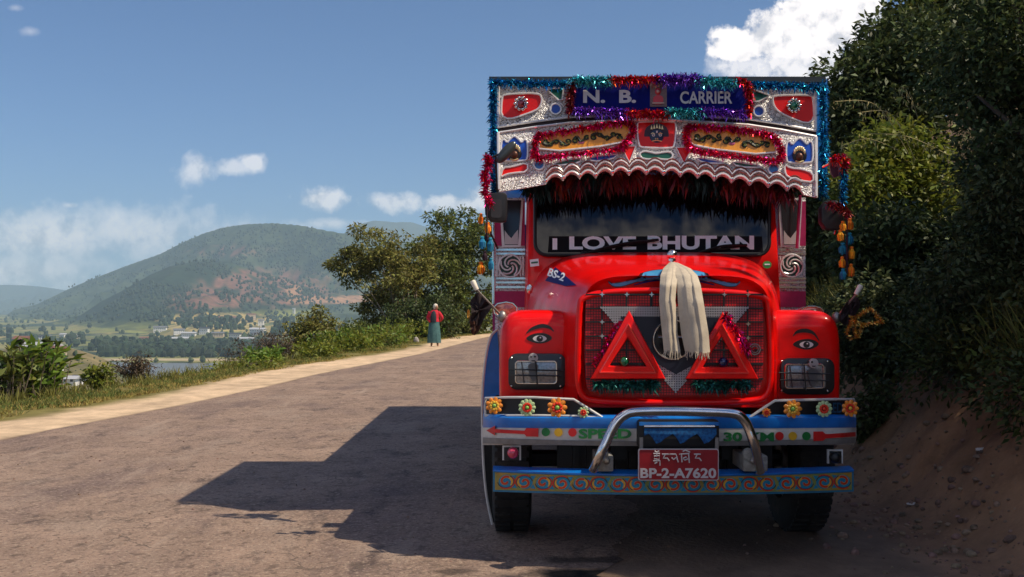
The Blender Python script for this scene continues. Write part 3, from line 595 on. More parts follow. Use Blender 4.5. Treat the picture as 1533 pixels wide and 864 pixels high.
for i in range(n_s):
    rr_, yy_ = MB(), MB()
    x = lerp(757, 1262, i/(n_s-1)); sg = 1 if i < n_s/2 else -1; t = abs((x-1008)/270)**2; cy = lerp(725.7, 720, t); ph = (0 if i % 2 == 0 else PI)
    sp = [(x+sg*(2+9*s)*math.cos(ph+s*7.0), cy+(1.6+8.2*s)*math.sin(ph+s*7.0)) for s in np.linspace(0, 1, 26)]
    bb_.slab(circ(x+sg*1, cy, 11.5, 16, 10.2), lb, .0040, .001); ribbon(rr_, sp[:20], 1.35, .008); ribbon(yy_, sp, 2.0, .0055); ribbon(rr_, [(x+sg*(13.2)*math.cos(ph+a), cy+10.6*math.sin(ph+a)) for a in np.linspace(-.6, 2.2, 12)], .8, .007)
    rr_.build('red_scroll', RS, sc, recalc=False); yy_.build('orange_scroll', OS, sc, recalc=False)
    ribbon(dd_, [(x+sg*12*math.cos(ph+a), cy+9.7*math.sin(ph+a)) for a in np.linspace(-1.0, 3.0, 14)], .7, .0065)
    bb_.slab(circ(x+sg*3, cy+(1.5 if i % 2 else -1.5), 3.6, 12), lb, .0048, .001); bb_.slab([(x+9*sg, cy-9), (x+17*sg, cy-10), (x+13*sg, cy-3)], lb, .0045, .001); bb_.slab([(x+9*sg, cy+9), (x+17*sg, cy+10), (x+13*sg, cy+3)], lb, .0045, .001)
for m_, mt in ((dd_, mat('scroll_dark', (.02,.05,.07), .45)), (bb_, mat('scroll_teal', (.01,.22,.36), .45))): m_.build('scrollwork', mt, sc, recalc=False)['kind'] = 'stuff'
# bull bar
bb = [(888, 702), (898, 682), (912, 652), (922, 634), (934, 622), (952, 616.5), (1000, 615.5), (1050, 616.5), (1096, 619), (1112, 627), (1121, 642), (1130, 668), (1138, 706)]
m = MB(); m.tube(crv([P(x, y, 5.86+(.10 if y > 690 else 0)) for x, y in bb], 4), .029, 14); m.build('bull_bar', CHROME, T, sm=True)
for x in (902, 1122):
    k = MB(); k.box(tuple(P(x-9, 706, 5.95)), tuple(P(x+9, 672, 6.25))); k.slab(circ(x, 681, 9), 5.93, 0, .05); k.build('tow_bracket', mat('bracket_grey', (.30,.29,.26), .6, .2, var=.3, scale=20, dirt=.9), T, bev=.006)
    MB().ball(P(x+6, 690, 5.93), .022).build('bracket_bolt', STEEL, T)
# centre housing above the number plate
c = MB(); c.slab(rrect(955, 629, 1077, 671, 5), 5.96, 0, .2); ch = c.build('centre_housing', BLACK, T, bev=.008)
MB().slab([(957, 632), (1076, 632), (1076, 637), (957, 637)], 5.95, .008, .03).build('housing_top', BLUE, ch)
MB().tube([P(964, 638.5, 5.93), P(1070, 638.5, 5.93)], .009, 8).build('chrome_strip', CHROME, ch)
pts = [(964, 641)]+[(1072, 641), (1072, 650)]
for k in range(3):
    x = 1072-36*k; pts += [(x-5, 656), (x-12, 662), (x-18, 664), (x-23, 656), (x-29, 649)]
MB().slab(pts+[(964, 652)], 5.94, .012, .006).build('scalloped_cloth', mat('cloth_blue', (.006,.06,.20), .8, col2=(.01,.14,.38), scale=60), ch)
for x in (960, 1073): MB().slab([(x-2.5, 655), (x+2.5, 655), (x+2.5, 672), (x-2.5, 672)], 5.94, .006, .02).build('plate_strut', STEEL, ch)
# number plate
PL = mat('plate_red', (.30,.006,.012), .45, var=.1, dirt=.25); PW = mat('plate_white', (.62,.56,.55), .5)
pl = MB().slab(rrect(955.5, 672, 1076, 719.5, 3), 5.90, 0, .012).build('number_plate', PW, T)
MB().slab(rrect(957, 673.4, 1074.6, 718, 2.5), 5.90, .003, .003).build('plate_field', PL, pl)
text('lettering', 'BP-2-A7620', (958.5, 1072, 700.5, 716), 5.90, PW, pl, off=.006, bold=.03)
z = MB()
def stroke(m, pts, w=.0042, D=5.893): m.tube([P(x, y, D) for x, y in pts], w, 5)
def tib(x, kind):
    if kind == 'sg': stroke(z, [(x, 679), (x+10, 679)]); stroke(z, [(x+1, 683), (x+9, 682), (x+9, 688), (x+1, 687)]); stroke(z, [(x+5, 679), (x+5, 684)]); stroke(z, [(x, 690), (x+10, 690), (x+10, 697)]); stroke(z, [(x+2, 694), (x+6, 692)]); stroke(z, [(x+2, 675), (x+5, 677), (x+9, 675)])
    if kind == 'r': stroke(z, [(x, 680), (x+10, 680)]); stroke(z, [(x+5, 680), (x+2, 686), (x+8, 686), (x+11, 690)])
    if kind == 'a': stroke(z, [(x, 680), (x+7, 680), (x+9, 684), (x+4, 688), (x+1, 685)]); stroke(z, [(x+8, 684), (x+11, 692)])
    if kind == 'kh': stroke(z, [(x, 680), (x+13, 679)]); stroke(z, [(x+1, 680), (x+2, 692)]); stroke(z, [(x+4, 686), (x+8, 684), (x+11, 687), (x+6, 689), (x+4, 686)]); stroke(z, [(x+12, 680), (x+13, 693)]); stroke(z, [(x+3, 676), (x+7, 674), (x+14, 677)])
tib(978, 'sg'); tib(991, 'r'); tib(1004.5, 'a'); tib(1019, 'kh'); tib(1039, 'r'); stroke(z, [(1002.5, 679.5), (1003.5, 680.5)]); stroke(z, [(1017, 679.5), (1018, 680.5)])
z.build('lettering', PW, pl)
# fog lamps
for x0, x1, y0, y1, cx, cy, mm in ((752, 780, 667, 689, 768, 678, mat('fog_red', (.55,.03,.08), .15, coat=1, emit=0)), (1239, 1262, 673, 694, 1250, 685, BLACK)):
    D = cb(cx)+.05; f_ = MB().slab([(x0, y0), (x1, y0), (x1, y1), (x0, y1)], D, 0, .02).build('fog_lamp', WHITE, T)
    MB().slab([(x0+2.5, y0+2.5), (x1-2.5, y0+2.5), (x1-2.5, y1), (x0+2.5, y1)], D, .004, .004).build('fog_lamp_opening', BLACK, f_)
    MB().ball(P(cx, cy, D-.03), .036, 14, 10).build('fog_lamp_glass', mm, f_, sm=True)
# ------------------------------------------------------------ the crown over the windscreen
def cu_(px, py): return 7.24
def cl(px, py): return 7.17-(py-190)/100*.10
D0 = 7.26
crown = MB().box((P(734, 0, D0).x, D0, P(0, 262, D0).z), (P(1239, 0, D0).x, 9.25, P(0, 118, D0).z)).build('roof_crown', BLUE, T, bev=.01)
m = MB(); a = P(732, 111, 7.16); b = P(1240, 117, 7.16); m.box((a.x, 7.215, a.z-.045), (b.x, 9.28, a.z-.005)); m.build('crown_top_board', mat('top_board', (.012,.022,.03), .5, var=.3), crown)
up_o = [(745, 120), (1222, 123), (1222, 197), (1170, 188), (1120, 180), (985, 172), (852, 177), (745, 192)]
ut = MB().slab(up_o, cu_, 0, .03).build('upper_plate', SILVER, crown)
low = [(745, 197), (852, 182), (985, 176), (1120, 185), (1222, 203), (1224, 296), (1200, 293)]
sc_pts = [(745, 285), (817, 276), (843, 271), (868, 268), (892, 267), (917, 263), (942, 263), (968, 262), (994, 263), (1019, 265), (1045, 267), (1070, 271), (1096, 274), (1123, 278), (1151, 281), (1179, 286), (1204, 292)]
edge = []
for i in range(len(sc_pts)-1, 1, -1):
    (ax, ay), (bx, by) = sc_pts[i], sc_pts[i-1]
    edge += [(ax, ay)]+[(lerp(ax, bx, t), lerp(ay, by, t)-9*math.sin(PI*t)**.8) for t in (.2, .4, .5, .6, .8)]
low2 = low[:6]+edge+[(817, 276), (800, 279), (770, 284), (748, 287)]
lt = MB().slab(low2, cl, 0, .03).build('lower_plate', SILVER, crown)
# groove between the tiers
g = MB(); gp = [(745, 194.5), (800, 186), (852, 179.5), (985, 174), (1120, 182.5), (1170, 190), (1222, 200)]
for (x0, y0), (x1, y1) in zip(gp, gp[1:]): g.slab([(x0, y0-3), (x1, y1-3), (x1, y1+2.5), (x0, y0+2.5)], 7.22, 0, .02)
g.build('tier_groove', mat('groove_brown', (.03,.012,.012), .5), crown)
for dy in (-4, 4.5): MB().tube([P(x, y+dy, 7.20 if dy < 0 else 7.16) for x, y in gp], .009, 6).build('tier_moulding', RIM, crown)
ib = MB(); ib.tube([P(746, 122, 7.22), P(746, 192, 7.22)], .011, 6); ib.tube([P(746, 199, 7.15), P(747, 284, 7.06)], .011, 6); ib.tube([P(1221, 125, 7.22), P(1221, 196, 7.22)], .011, 6); ib.tube([P(1222, 205, 7.15), P(1222, 294, 7.06)], .011, 6); ib.build('edge_moulding', RIM, crown)
# scallop lines
for dy, mt, r in ((-3.5, RIM, .009), (-9, mat('trim_maroon', (.22,.04,.03), .4), .006), (-13.5, RIM, .007), (-17, mat('trim_maroon', (.22,.04,.03), .4), .005)):
    q = []
    for i in range(1, len(sc_pts)-1):
        (ax, ay), (bx, by) = sc_pts[i], sc_pts[i+1]
        q += [P(lerp(ax, bx, t), lerp(ay, by, t)-9*math.sin(PI*t)**.8+dy, cl(0, ay+dy)-.006) for t in (0, .17, .34, .5, .66, .83)]
    MB().tube(q, r, 6).build('scallop_moulding', mt, lt, sm=True)
for i in range(1, len(sc_pts)-1):
    x, y = sc_pts[i]; MB().ball(P(x, y-6, cl(x, y)-.008), .012, 8, 5).build('scallop_stud', CHROME, lt)
def inset(name, o, m, D, par, it=2, rim=True, off=.006):
    o = chaik(o, it) if it else o; s = MB().slab(o, D, off, .012).build(name, m, par)
    if rim: MB().loop([P(x, y, D(x, y)-off-.002) for x, y in o], .0075, 6).build('raised_rim', RIM, s, sm=True)
    return s
PR = mat('panel_red', (.80,.006,.004), .35, .0, coat=.15, spec=.3); PB = mat('panel_blue', (.004,.07,.45), .3, .0, coat=.2); PG = mat('panel_green', (.004,.09,.05), .3, 0, coat=.2); PO = mat('panel_orange', (.80,.30,.01), .35, coat=.4, var=.15)
inset('inset_panel', [(750, 183), (751, 145), (757, 141), (806, 139), (812, 147), (809, 160), (800, 167)], PR, cu_, ut)
inset('inset_panel', [(1156, 146), (1162, 143), (1212, 142), (1218, 146), (1219, 190), (1172, 172), (1159, 161)], PR, cu_, ut)
inset('inset_panel', [(819, 134), (843, 131), (842, 149), (836, 150)], PG, cu_, ut, 0); inset('inset_panel', [(1128, 134), (1152, 143), (1136, 152), (1127, 152)], PG, cu_, ut, 0)
inset('inset_disc', circ(832, 163, 8), PB, cu_, ut, 0); inset('inset_disc', circ(1136, 166.5, 8), PB, cu_, ut, 0)
for x, y, mm in ((780, 155, mat('ruby_glass', (.30,.02,.04), .1, .4, coat=1)), (1189, 158, mat('green_glass', (.01,.20,.10), .1, .4, coat=1))):
    k = MB(); c = P(x, y, 7.20)
    for i in range(10): a = 2*PI*i/10; k.ball(c+Vector((math.cos(a)*.042, 0, math.sin(a)*.042)), (.013, .010, .013), 8, 5)
    k.slab(circ(x, y, 8.5), 7.21, 0, .02); kk = k.build('jewel_reflector', CHROME, ut, sm=True); MB().ball(P(x, y, 7.19), (.028, .02, .028), 14, 8).build('jewel', mm, kk, sm=True)
def deity(cx, cy):   # little gilt ornament in a blue niche
    o = [(cx-20, cy-14), (cx-15, cy-18), (cx-11, cy-12), (cx-7, cy-17), (cx, cy-23), (cx+7, cy-17), (cx+11, cy-12), (cx+15, cy-18), (cx+20, cy-14), (cx+20, cy+12), (cx+14, cy+15), (cx-14, cy+15), (cx-20, cy+12)]
    s = inset('niche_panel', o, PB, cl, lt, 1); k = MB(); D = cl(cx, cy)-.02
    MB().ball(P(cx, cy+4, D+.004), (.052, .012, .058), 14, 8).build('halo', mat('niche_dark', (.01,.012,.02), .4), s, sm=True)
    for i in range(7): a = PI*(.12+.76*i/6); k.ball(P(cx+math.cos(a)*8, cy+1-math.sin(a)*8, D-.008), (.008, .006, .018), 6, 5)
    k.build('gilt_crown', mat('gilt', (.75,.62,.32), .35, .5), s, sm=True)
    MB().ball(P(cx, cy+6, D-.012), (.026, .016, .030), 12, 8).build('ornament_face', mat('bronze_dark', (.09,.03,.015), .4, .4), s, sm=True)
    k = MB(); k.tube([P(cx-6, cy+12, D-.012), P(cx, cy+14, D-.014), P(cx+6, cy+12, D-.012)], .006, 5); k.build('collar', mat('gilt', (.75,.62,.32), .35, .5), s, sm=True)
deity(770, 226); deity(1197, 229)
inset('inset_panel', [(749, 266), (753, 251), (766, 250), (790, 243), (790, 257), (770, 259), (758, 261)], PR, cl, lt, 1); inset('inset_panel', [(1174, 246), (1184, 252), (1200, 253), (1217, 259), (1218, 273), (1200, 271), (1182, 266), (1176, 262)], PR, cl, lt, 1)
def plaque(o, beasts):
    s = inset('painted_plaque', o, PO, cl, lt, 1, True, .016)
    dk = MB(); rd = MB()
    for cx, cy, w, sg in beasts:   # coiled beasts painted as scrolls
        def st_(m, pts, r):
            for i in range(len(pts)-1): a, b = pts[i], pts[i+1]; m.tube([P(*a, cl(*a)-.017), P(*b, cl(*b)-.017)], r*(1.15-.7*i/len(pts)), 5)
        st_(dk, [(cx+w*(-1+2*t), cy+3.4*math.sin(t*9)*sg) for t in np.linspace(0, 1, 20)], .013)
        for k in range(max(2, int(w/4))):
            ox = cx+w*(-.85+1.7*k/max(1, int(w/4)-1)); oy = cy+sg*(2.2 if k % 2 else -2.2); ph = rng.uniform(0, 6)
            st_(dk, [(ox+(1+4.2*t)*math.cos(ph+5.2*t), oy+(.8+3.4*t)*math.sin(ph+5.2*t)) for t in np.linspace(0, 1, 9)], .009); st_(rd, [(ox+(.4+2.6*t)*math.cos(ph+2+4*t), oy+(.3+2.2*t)*math.sin(ph+2+4*t)) for t in np.linspace(0, 1, 6)], .0045)
    rd.v = [(x, y-.007, z) for x, y, z in rd.v]; rd.build('painted_highlights', mat('beast_lime', (.16,.20,.03), .5), s)['kind'] = 'stuff'
    dk.build('painted_beasts', mat('beast_green', (.010,.022,.008), .5), s)['kind'] = 'stuff'
    cx = sum(b[0] for b in beasts)/len(beasts); cy = sum(b[1] for b in beasts)/len(beasts)+2
    MB().ball(P(cx, cy+2, cl(cx, cy)-.018), (.022, .008, .014), 10, 6).build('painted_flower', mat('mauve', (.5,.12,.25), .5), s)
plaque([(806, 204), (822, 200), (935, 184), (944, 188), (942, 204), (928, 216), (808, 229)], [(833, 214, 20, 1), (870, 209, 10, -1), (908, 204, 22, -1)])
plaque([(1030, 189), (1040, 188), (1146, 200), (1160, 210), (1162, 234), (1040, 220), (1030, 208)], [(1060, 207, 20, 1), (1096, 210, 10, -1), (1132, 216, 20, -1)])
s = inset('mask_panel', [(953, 186), (958, 182), (1008, 182), (1013, 186), (1010, 219), (1004, 222), (962, 221), (956, 218)], PR, cl, lt, 1)
D = cl(983, 203)-.012
MB().slab(chaik([(983-19, 205), (983-17, 192), (983-9, 186), (983, 183.5), (983+9, 186), (983+17, 192), (983+19, 205), (983+14, 215), (983-14, 215)], 1), D, -.004, .006).build('mask_hair', mat('mask_flame', (.03,.012,.03), .5), s)
MB().ball(P(983, 204, D), (.050, .012, .055), 16, 10).build('mask_face', mat('mask_blue', (.02,.045,.10), .45), s, sm=True)
k = MB()
for dx in (-5, 5): k.slab(circ(983+dx, 203, 2.3, 12, 1.9), D, .016, .004)
k.slab(circ(983, 198, 1.3, 10, 1.9), D, .016, .004); k.build('mask_eyes', EWH, s)
k = MB()
for dx in (-5, 5): k.slab(circ(983+dx, 203, 1.0, 8), D, .018, .003)
k.build('mask_pupils', BLACK, s); k = MB()
for i in range(5): x = 975+i*4; k.slab([(x-1.6, 192.5+abs(i-2)*.8), (x, 188-1.2*(2-abs(i-2))), (x+1.6, 192.5+abs(i-2)*.8)], D, .016, .006)
for dx in (-1, 1): k.tube([P(983+dx*2.5, 201, D-.015), P(983+dx*5.5, 199, D-.016), P(983+dx*8.5, 200.5, D-.014)], .004, 5); k.tube([P(983+dx*.8, 207, D-.017), P(983+dx*2.2, 208.5, D-.015)], .004, 5)
k.tube([P(976, 211.5, D-.013), P(983, 210, D-.016), P(990, 211.5, D-.013)], .0035, 5); k.build('mask_gilding', mat('gilt', (.75,.62,.32), .35, .5), s)
inset('inset_panel', [(930, 219), (952, 219), (942, 243)], PR, cl, lt, 0); inset('inset_panel', [(1012, 221), (1036, 221), (1024, 245)], PR, cl, lt, 0)
inset('inset_panel', [(957, 230), (964, 226), (975, 228), (983, 230), (992, 228), (1003, 227), (1008, 232), (1004, 239), (992, 239), (983, 237), (972, 239), (960, 237)], PG, cl, lt, 1)
for o, m_ in (([(826, 246), (842, 240), (870, 236), (868, 244), (836, 248)], PG), ([(880, 235), (928, 230), (915, 239), (886, 242)], PB), ([(1040, 235), (1078, 241), (1086, 245), (1052, 244)], PB), ([(1094, 241), (1135, 247), (1142, 251), (1104, 250)], PG)): inset('inset_panel', o, m_, cl, lt, 1)
PBL = mat('pale_blue', (.05,.18,.42), .3, .3, coat=.4); inset('inset_disc', circ(807, 246, 8), PBL, cl, lt, 0); inset('inset_disc', circ(1158, 253, 8), PBL, cl, lt, 0)
# name board
D = 7.14
nb = MB().slab([(857, 121), (1122, 123), (1122, 166), (857, 164)], D, 0, .09).build('name_board', mat('board_navy', (.002,.006,.14), .55, spec=.08, var=.15), crown)
LG = mat('letter_grey', (.55,.55,.58), .4)
text('lettering', 'N.  B.', (873, 952, 135, 154.5), D, LG, nb, off=.006, bold=.035)
text('lettering', 'CARRIER', (1018, 1096, 137, 155.5), D, LG, nb, off=.006, bold=.02)
pi = MB().slab([(973, 124), (998, 124), (998, 160), (973, 160)], D, .008, .01).build('picture_panel', mat('picture_dull', (.16,.10,.10), .4, var=.3, scale=30), nb)
k = MB(); k.ball(P(985, 137, D-.012), (.022, .008, .026), 10, 6); k.slab(chaik([(978, 157), (977, 147), (982, 143), (988, 143), (993, 147), (992, 157)], 1), D, .016, .008); k.build('seated_figure', mat('figure_red', (.50,.03,.05), .4), pi)
k = MB(); k.ball(P(985, 137, D-.022), .012, 8, 6); k.slab([(976, 154), (994, 154), (994, 156), (976, 156)], D, .02, .004); k.build('figure_face', mat('face_dull', (.45,.30,.25), .5), pi)
# ------------------------------------------------------------ tinsel, fringe, tassels, scarf (things that hang on the truck)
def tinsel(name, label, path, r, n, m, D, group=None, w=.006, hang=0, cat='tinsel garland', jit=0, dz=0):
    pts = [P(x, y, D(x, y) if callable(D) else D) for x, y in path]; c = crv(pts, 8) if len(pts) > 2 else [pts[0].lerp(pts[1], t) for t in np.linspace(0, 1, 12)]
    base = c[0].copy(); L = len(c)-1; vs = []; fs = []
    for i in range(n):
        t = rng.uniform(0, L); k = min(int(t), L-1); p = c[k].lerp(c[k+1], t-k); d = Vector(rng.normal(size=3)); d.y = -abs(d.y)*.8 if not hang else d.y*.3
        d.normalize(); d.z -= hang; l = r*rng.uniform(.5, 1.3); q = Vector(rng.normal(size=3)).cross(d).normalized()*w*rng.uniform(.4, 1)
        mid = p+d*l*.55+Vector(rng.normal(size=3))*r*.10; e = p+d*l+Vector((0, 0, -.25*l)); j = len(vs)
        vs += [p-q-base, p+q-base, mid+q-base, mid-q-base, e-base]; fs += [(j, j+1, j+2, j+3), (j+3, j+2, j+4)]
    m_ = MB(); m_.v = [tuple(v) for v in vs]; m_.f = fs
    o = m_.build(name, m, None, loc=base, recalc=False); core = MB().tube([p-base for p in c], r*.16, 5)
    return tag(o, label, cat, group)
G = 'tinsel garlands on the truck'
tinsel('tinsel_garland', 'blue tinsel garland running down the left edge of the roof crown', [(739, 122), (738, 170), (738, 230), (740, 296)], .045, 1100, TBLUE, 7.2, G)
tinsel('tinsel_garland', 'blue tinsel garland running down the right edge of the roof crown', [(1231, 126), (1232, 180), (1232, 240), (1231, 294)], .050, 1100, TBLUE, 7.2, G)
tinsel('tinsel_garland', 'blue tinsel garland along the crown top left of the name board', [(740, 124), (790, 125), (852, 126)], .048, 900, TBLUE, 7.15, G)
tinsel('tinsel_garland', 'blue tinsel garland along the crown top right of the name board', [(1126, 127), (1180, 129), (1226, 131)], .048, 900, TBLUE, 7.15, G)
B_ = 7.11
tinsel('tinsel_garland', 'pale teal tinsel over the letters at the left top of the name board', [(856, 122), (885, 121), (916, 122)], .055, 650, TTEAL, B_, G)
tinsel('tinsel_garland', 'crimson tinsel over the middle of the name board beside the picture', [(914, 121), (945, 120), (986, 119)], .05, 650, TRED, B_, G)
tinsel('tinsel_garland', 'purple tinsel tuft standing highest above the name board', [(986, 119), (1015, 118), (1044, 119)], .06, 700, TPURP, B_, G)
tinsel('tinsel_garland', 'pale teal tinsel above the word on the right of the name board', [(1042, 120), (1075, 123), (1102, 125)], .055, 650, TTEAL, B_, G)
tinsel('tinsel_garland', 'crimson tinsel down the right end of the name board', [(1102, 121), (1118, 126), (1122, 148), (1121, 172)], .045, 650, TRED, B_, G)
tinsel('tinsel_garland', 'crimson tinsel down the left end of the name board', [(857, 125), (853, 145), (853, 170)], .045, 520, TDRED, B_, G)
tinsel('tinsel_garland', 'purple tinsel along the bottom left of the name board', [(860, 167), (900, 168), (938, 170)], .05, 750, TPURP, B_, G)
tinsel('tinsel_garland', 'crimson tinsel under the small picture on the name board', [(936, 170), (968, 171), (1000, 171)], .05, 600, TRED, B_, G)
tinsel('tinsel_garland', 'pale teal tinsel along the bottom of the name board right of the picture', [(998, 168), (1025, 169), (1052, 170)], .05, 600, TTEAL, B_, G)
tinsel('tinsel_garland', 'purple tinsel along the bottom right of the name board', [(1050, 168), (1080, 169), (1116, 172)], .05, 650, TPURP, B_, G)
tinsel('tinsel_garland', 'pink tinsel ringing the left orange plaque', [(806, 202), (850, 196), (900, 188), (938, 183), (948, 194), (938, 212), (925, 223), (880, 229), (830, 234), (803, 236), (801, 215), (806, 202)], .040, 2300, PINK, lambda x, y: cl(x, y)-.03, G)
tinsel('tinsel_garland', 'pink tinsel ringing the right orange plaque', [(1030, 190), (1070, 191), (1120, 196), (1155, 204), (1167, 220), (1166, 240), (1130, 238), (1080, 231), (1040, 225), (1027, 208), (1030, 190)], .040, 2300, PINK, lambda x, y: cl(x, y)-.03, G)
tinsel('tinsel_garland', 'pink tinsel hanging down the outer edge of the right warning triangle', [(1085, 472), (1098, 492), (1110, 510), (1120, 526)], .040, 420, PINK, GD-.10, G)
tinsel('tinsel_garland', 'pink tinsel tucked along the left side of the left warning triangle', [(930, 480), (915, 500), (905, 520), (888, 548)], .026, 170, PINK, GD-.03, G)
tinsel('tinsel_garland', 'dark teal fringe under the left warning triangle', [(890, 574), (940, 574), (984, 574)], .048, 600, TGREEN, GD-.06, G, hang=.3)
tinsel('tinsel_garland', 'dark teal fringe under the right warning triangle', [(1042, 574), (1080, 574), (1122, 574)], .048, 600, TGREEN, GD-.06, G, hang=.3)
# fringe under the crown, strands of colour in turn
for i, (x0, x1, m_, nm) in enumerate([(790, 830, FGRN, 'dark green fringe at the left end under the crown'), (828, 872, FRED, 'crimson fringe second from the left under the crown'), (870, 905, FGRN, 'dark green fringe left of centre under the crown'), (903, 950, FRED, 'crimson fringe below the left red wedge of the crown'), (948, 1030, FRED, 'dark crimson fringe under the middle of the crown'), (1028, 1075, FGRN, 'dark green fringe right of centre under the crown'), (1072, 1128, FRED, 'crimson fringe below the right plaque under the crown'), (1125, 1185, FRED, 'crimson fringe at the right end under the crown')]):
    yy = lambda x: interp(x, sc_pts)-8
    tinsel('tinsel_fringe', nm, [(x0, yy(x0)), ((x0+x1)/2, yy((x0+x1)/2)), (x1, yy(x1))], .078, 380, m_, 7.27, 'fringe under the crown', hang=1.0, w=.013, cat='fringe')
# mirrors on arms: parts of the truck
m = MB(); m.tube([P(758, 300, 7.0), P(745, 300, 6.95), P(742, 235, 6.9)], .008, 6); m.tube([P(725, 240, 6.9), P(770, 222, 6.9)], .008, 6); m.tube([P(728, 228, 6.9), P(728, 300, 6.9)], .010, 6); m.tube([P(728, 335, 6.95), P(745, 372, 7.4)], .008, 6); m.build('mirror_arm', BLACK, T, sm=True)
m = MB(); m.slab(chaik([(724, 290), (756, 287), (760, 294), (759, 330), (754, 333), (727, 331)], 1), 6.9, 0, .09); mo = m.build('wing_mirror', mat('mirror_case', (.012,.012,.013), .45), T, bev=.012)
MB().slab(rrect(735, 298, 751, 326, 4), 6.9, .004, .006).build('mirror_boss', mat('boss_dark', (.03,.03,.032), .5), mo)
m = MB(); c = P(758, 228, 6.86); t = MB().ball((0, 0, 0), (.095, .02, .038), 18, 8); a = math.radians(50)
m.add([(c.x+x*math.cos(a)-z*math.sin(a), c.y+y, c.z+x*math.sin(a)+z*math.cos(a)) for x, y, z in t.v], t.f); m.build('round_mirror', mat('mirror_grey', (.06,.07,.07), .3, .4), T, sm=True)
m = MB(); m.tube([P(1232, 250, 7.0), P(1256, 238, 6.9), P(1263, 240, 6.9), P(1262, 300, 6.9), P(1250, 350, 7.2)], .009, 6); m.tube([P(1262, 245, 6.88), P(1262, 256, 6.88)], .014, 6); m.build('mirror_arm', CHROME, T, sm=True)
m = MB(); m.slab(chaik([(1230, 300), (1262, 300), (1264, 340), (1258, 345), (1230, 343)], 1), 6.95, 0, .09); m.build('wing_mirror', MATS['mirror_case'], T, bev=.012)
m = MB(); m.slab(chaik([(1240, 236), (1258, 240), (1260, 262), (1246, 268)], 1), 6.92, 0, .02); m.build('round_mirror', mat('mirror_maroon', (.10,.02,.04), .4, .3), T)
tinsel('tinsel_garland', 'crimson tinsel bunch round the left mirror arm', [(728, 236), (732, 246), (724, 262), (729, 275), (726, 290), (734, 306)], .045, 650, PINK, 6.86, G)
tinsel('tinsel_garland', 'crimson tinsel bunch round the right mirror arm', [(1246, 240), (1258, 236), (1266, 242), (1262, 252)], .045, 380, TRED, 6.86, G)
tinsel('tinsel_garland', 'short blue tinsel on the upright of the right mirror', [(1262, 254), (1262, 275), (1261, 300)], .04, 320, TBLUE, 6.86, G)
tinsel('tinsel_garland', 'dark red tinsel draped over the right mirror case', [(1240, 306), (1258, 310), (1268, 322)], .045, 350, TDRED, 6.86, G)
OW = mat('orange_wool', (.80,.27,.01), .9, island=.35); BW = mat('blue_wool', (.01,.20,.34), .9, island=.35); DW = mat('dark_wool', (.03,.01,.02), .9)
def tassels(lab, xs, ys, D):
    r = P(xs[0], ys[0][1]-14, D); t_ = empty('tassel_string', r, lab, 'tassels', 'wool tassel strings on the mirrors')
    MB().tube([P(x, y, D)-r*0 for x, y in ((xs[0], ys[0][1]-16), (xs[0], (ys[0][1]+ys[-1][1])/2), (xs[0], ys[-1][1]))], .006, 5).build('cord', DW, t_)
    for x, y, w_, h_, m_ in [(a[0], a[1], a[2], a[3], a[4]) for a in ys]:
        c = P(x, y, D+rng.uniform(-.03, .03)); s = D/F; R, H = w_*s*1.05, h_*s; k = MB(); k.ball((c.x, c.y, c.z+H*.40), (R*.45, R*.45, H*.13), 8, 6)
        for i in range(90):
            a = rng.uniform(0, 6.28); f = rng.uniform()**.5; u = np.array([math.cos(a), math.sin(a)]); l = rng.uniform(.7, 1.08); q0 = Vector((c.x+u[0]*R*.25*f, c.y+u[1]*R*.25*f, c.z+H*.36)); q1 = Vector((c.x+u[0]*R*.85*f, c.y+u[1]*R*.85*f, c.z+H*.02)); q2 = Vector((c.x+u[0]*R*(.75+.3*rng.normal()*.4)*f, c.y+u[1]*R*.8*f, c.z+H*(.36-.86*l)))
            t = Vector((-u[1], u[0], 0))*.0032; k.add([q0-t, q0+t, q1+t*1.4, q1-t*1.4, q2+t, q2-t], [(0, 1, 2, 3), (3, 2, 4, 5)])
        k.build('tassel', m_, t_, sm=False, recalc=False)
tassels('orange and blue wool tassels hanging below the left mirror', [729], [(720, 327, 5, 15, OW), (730, 341, 6.5, 16, OW), (722, 363, 6.5, 18, BW), (734, 366, 6.5, 20, BW), (726, 383, 5, 14, DW), (735, 395, 5, 17, BW), (720, 401, 7, 18, OW), (729, 355, 5, 12, DW)], 6.88)
OW2 = OW
tassels('orange and blue wool tassels hanging below the right mirror against the hillside', [1268], [(1262, 338, 6, 14, OW), (1272, 335, 6.5, 16, OW), (1258, 352, 6, 16, OW), (1272, 357, 7, 17, BW), (1262, 372, 8, 17, BW), (1275, 378, 6, 18, OW), (1261, 392, 6, 16, OW), (1266, 384, 5, 16, DW), (1274, 404, 6, 18, OW), (1262, 410, 6, 16, BW)], 6.88)
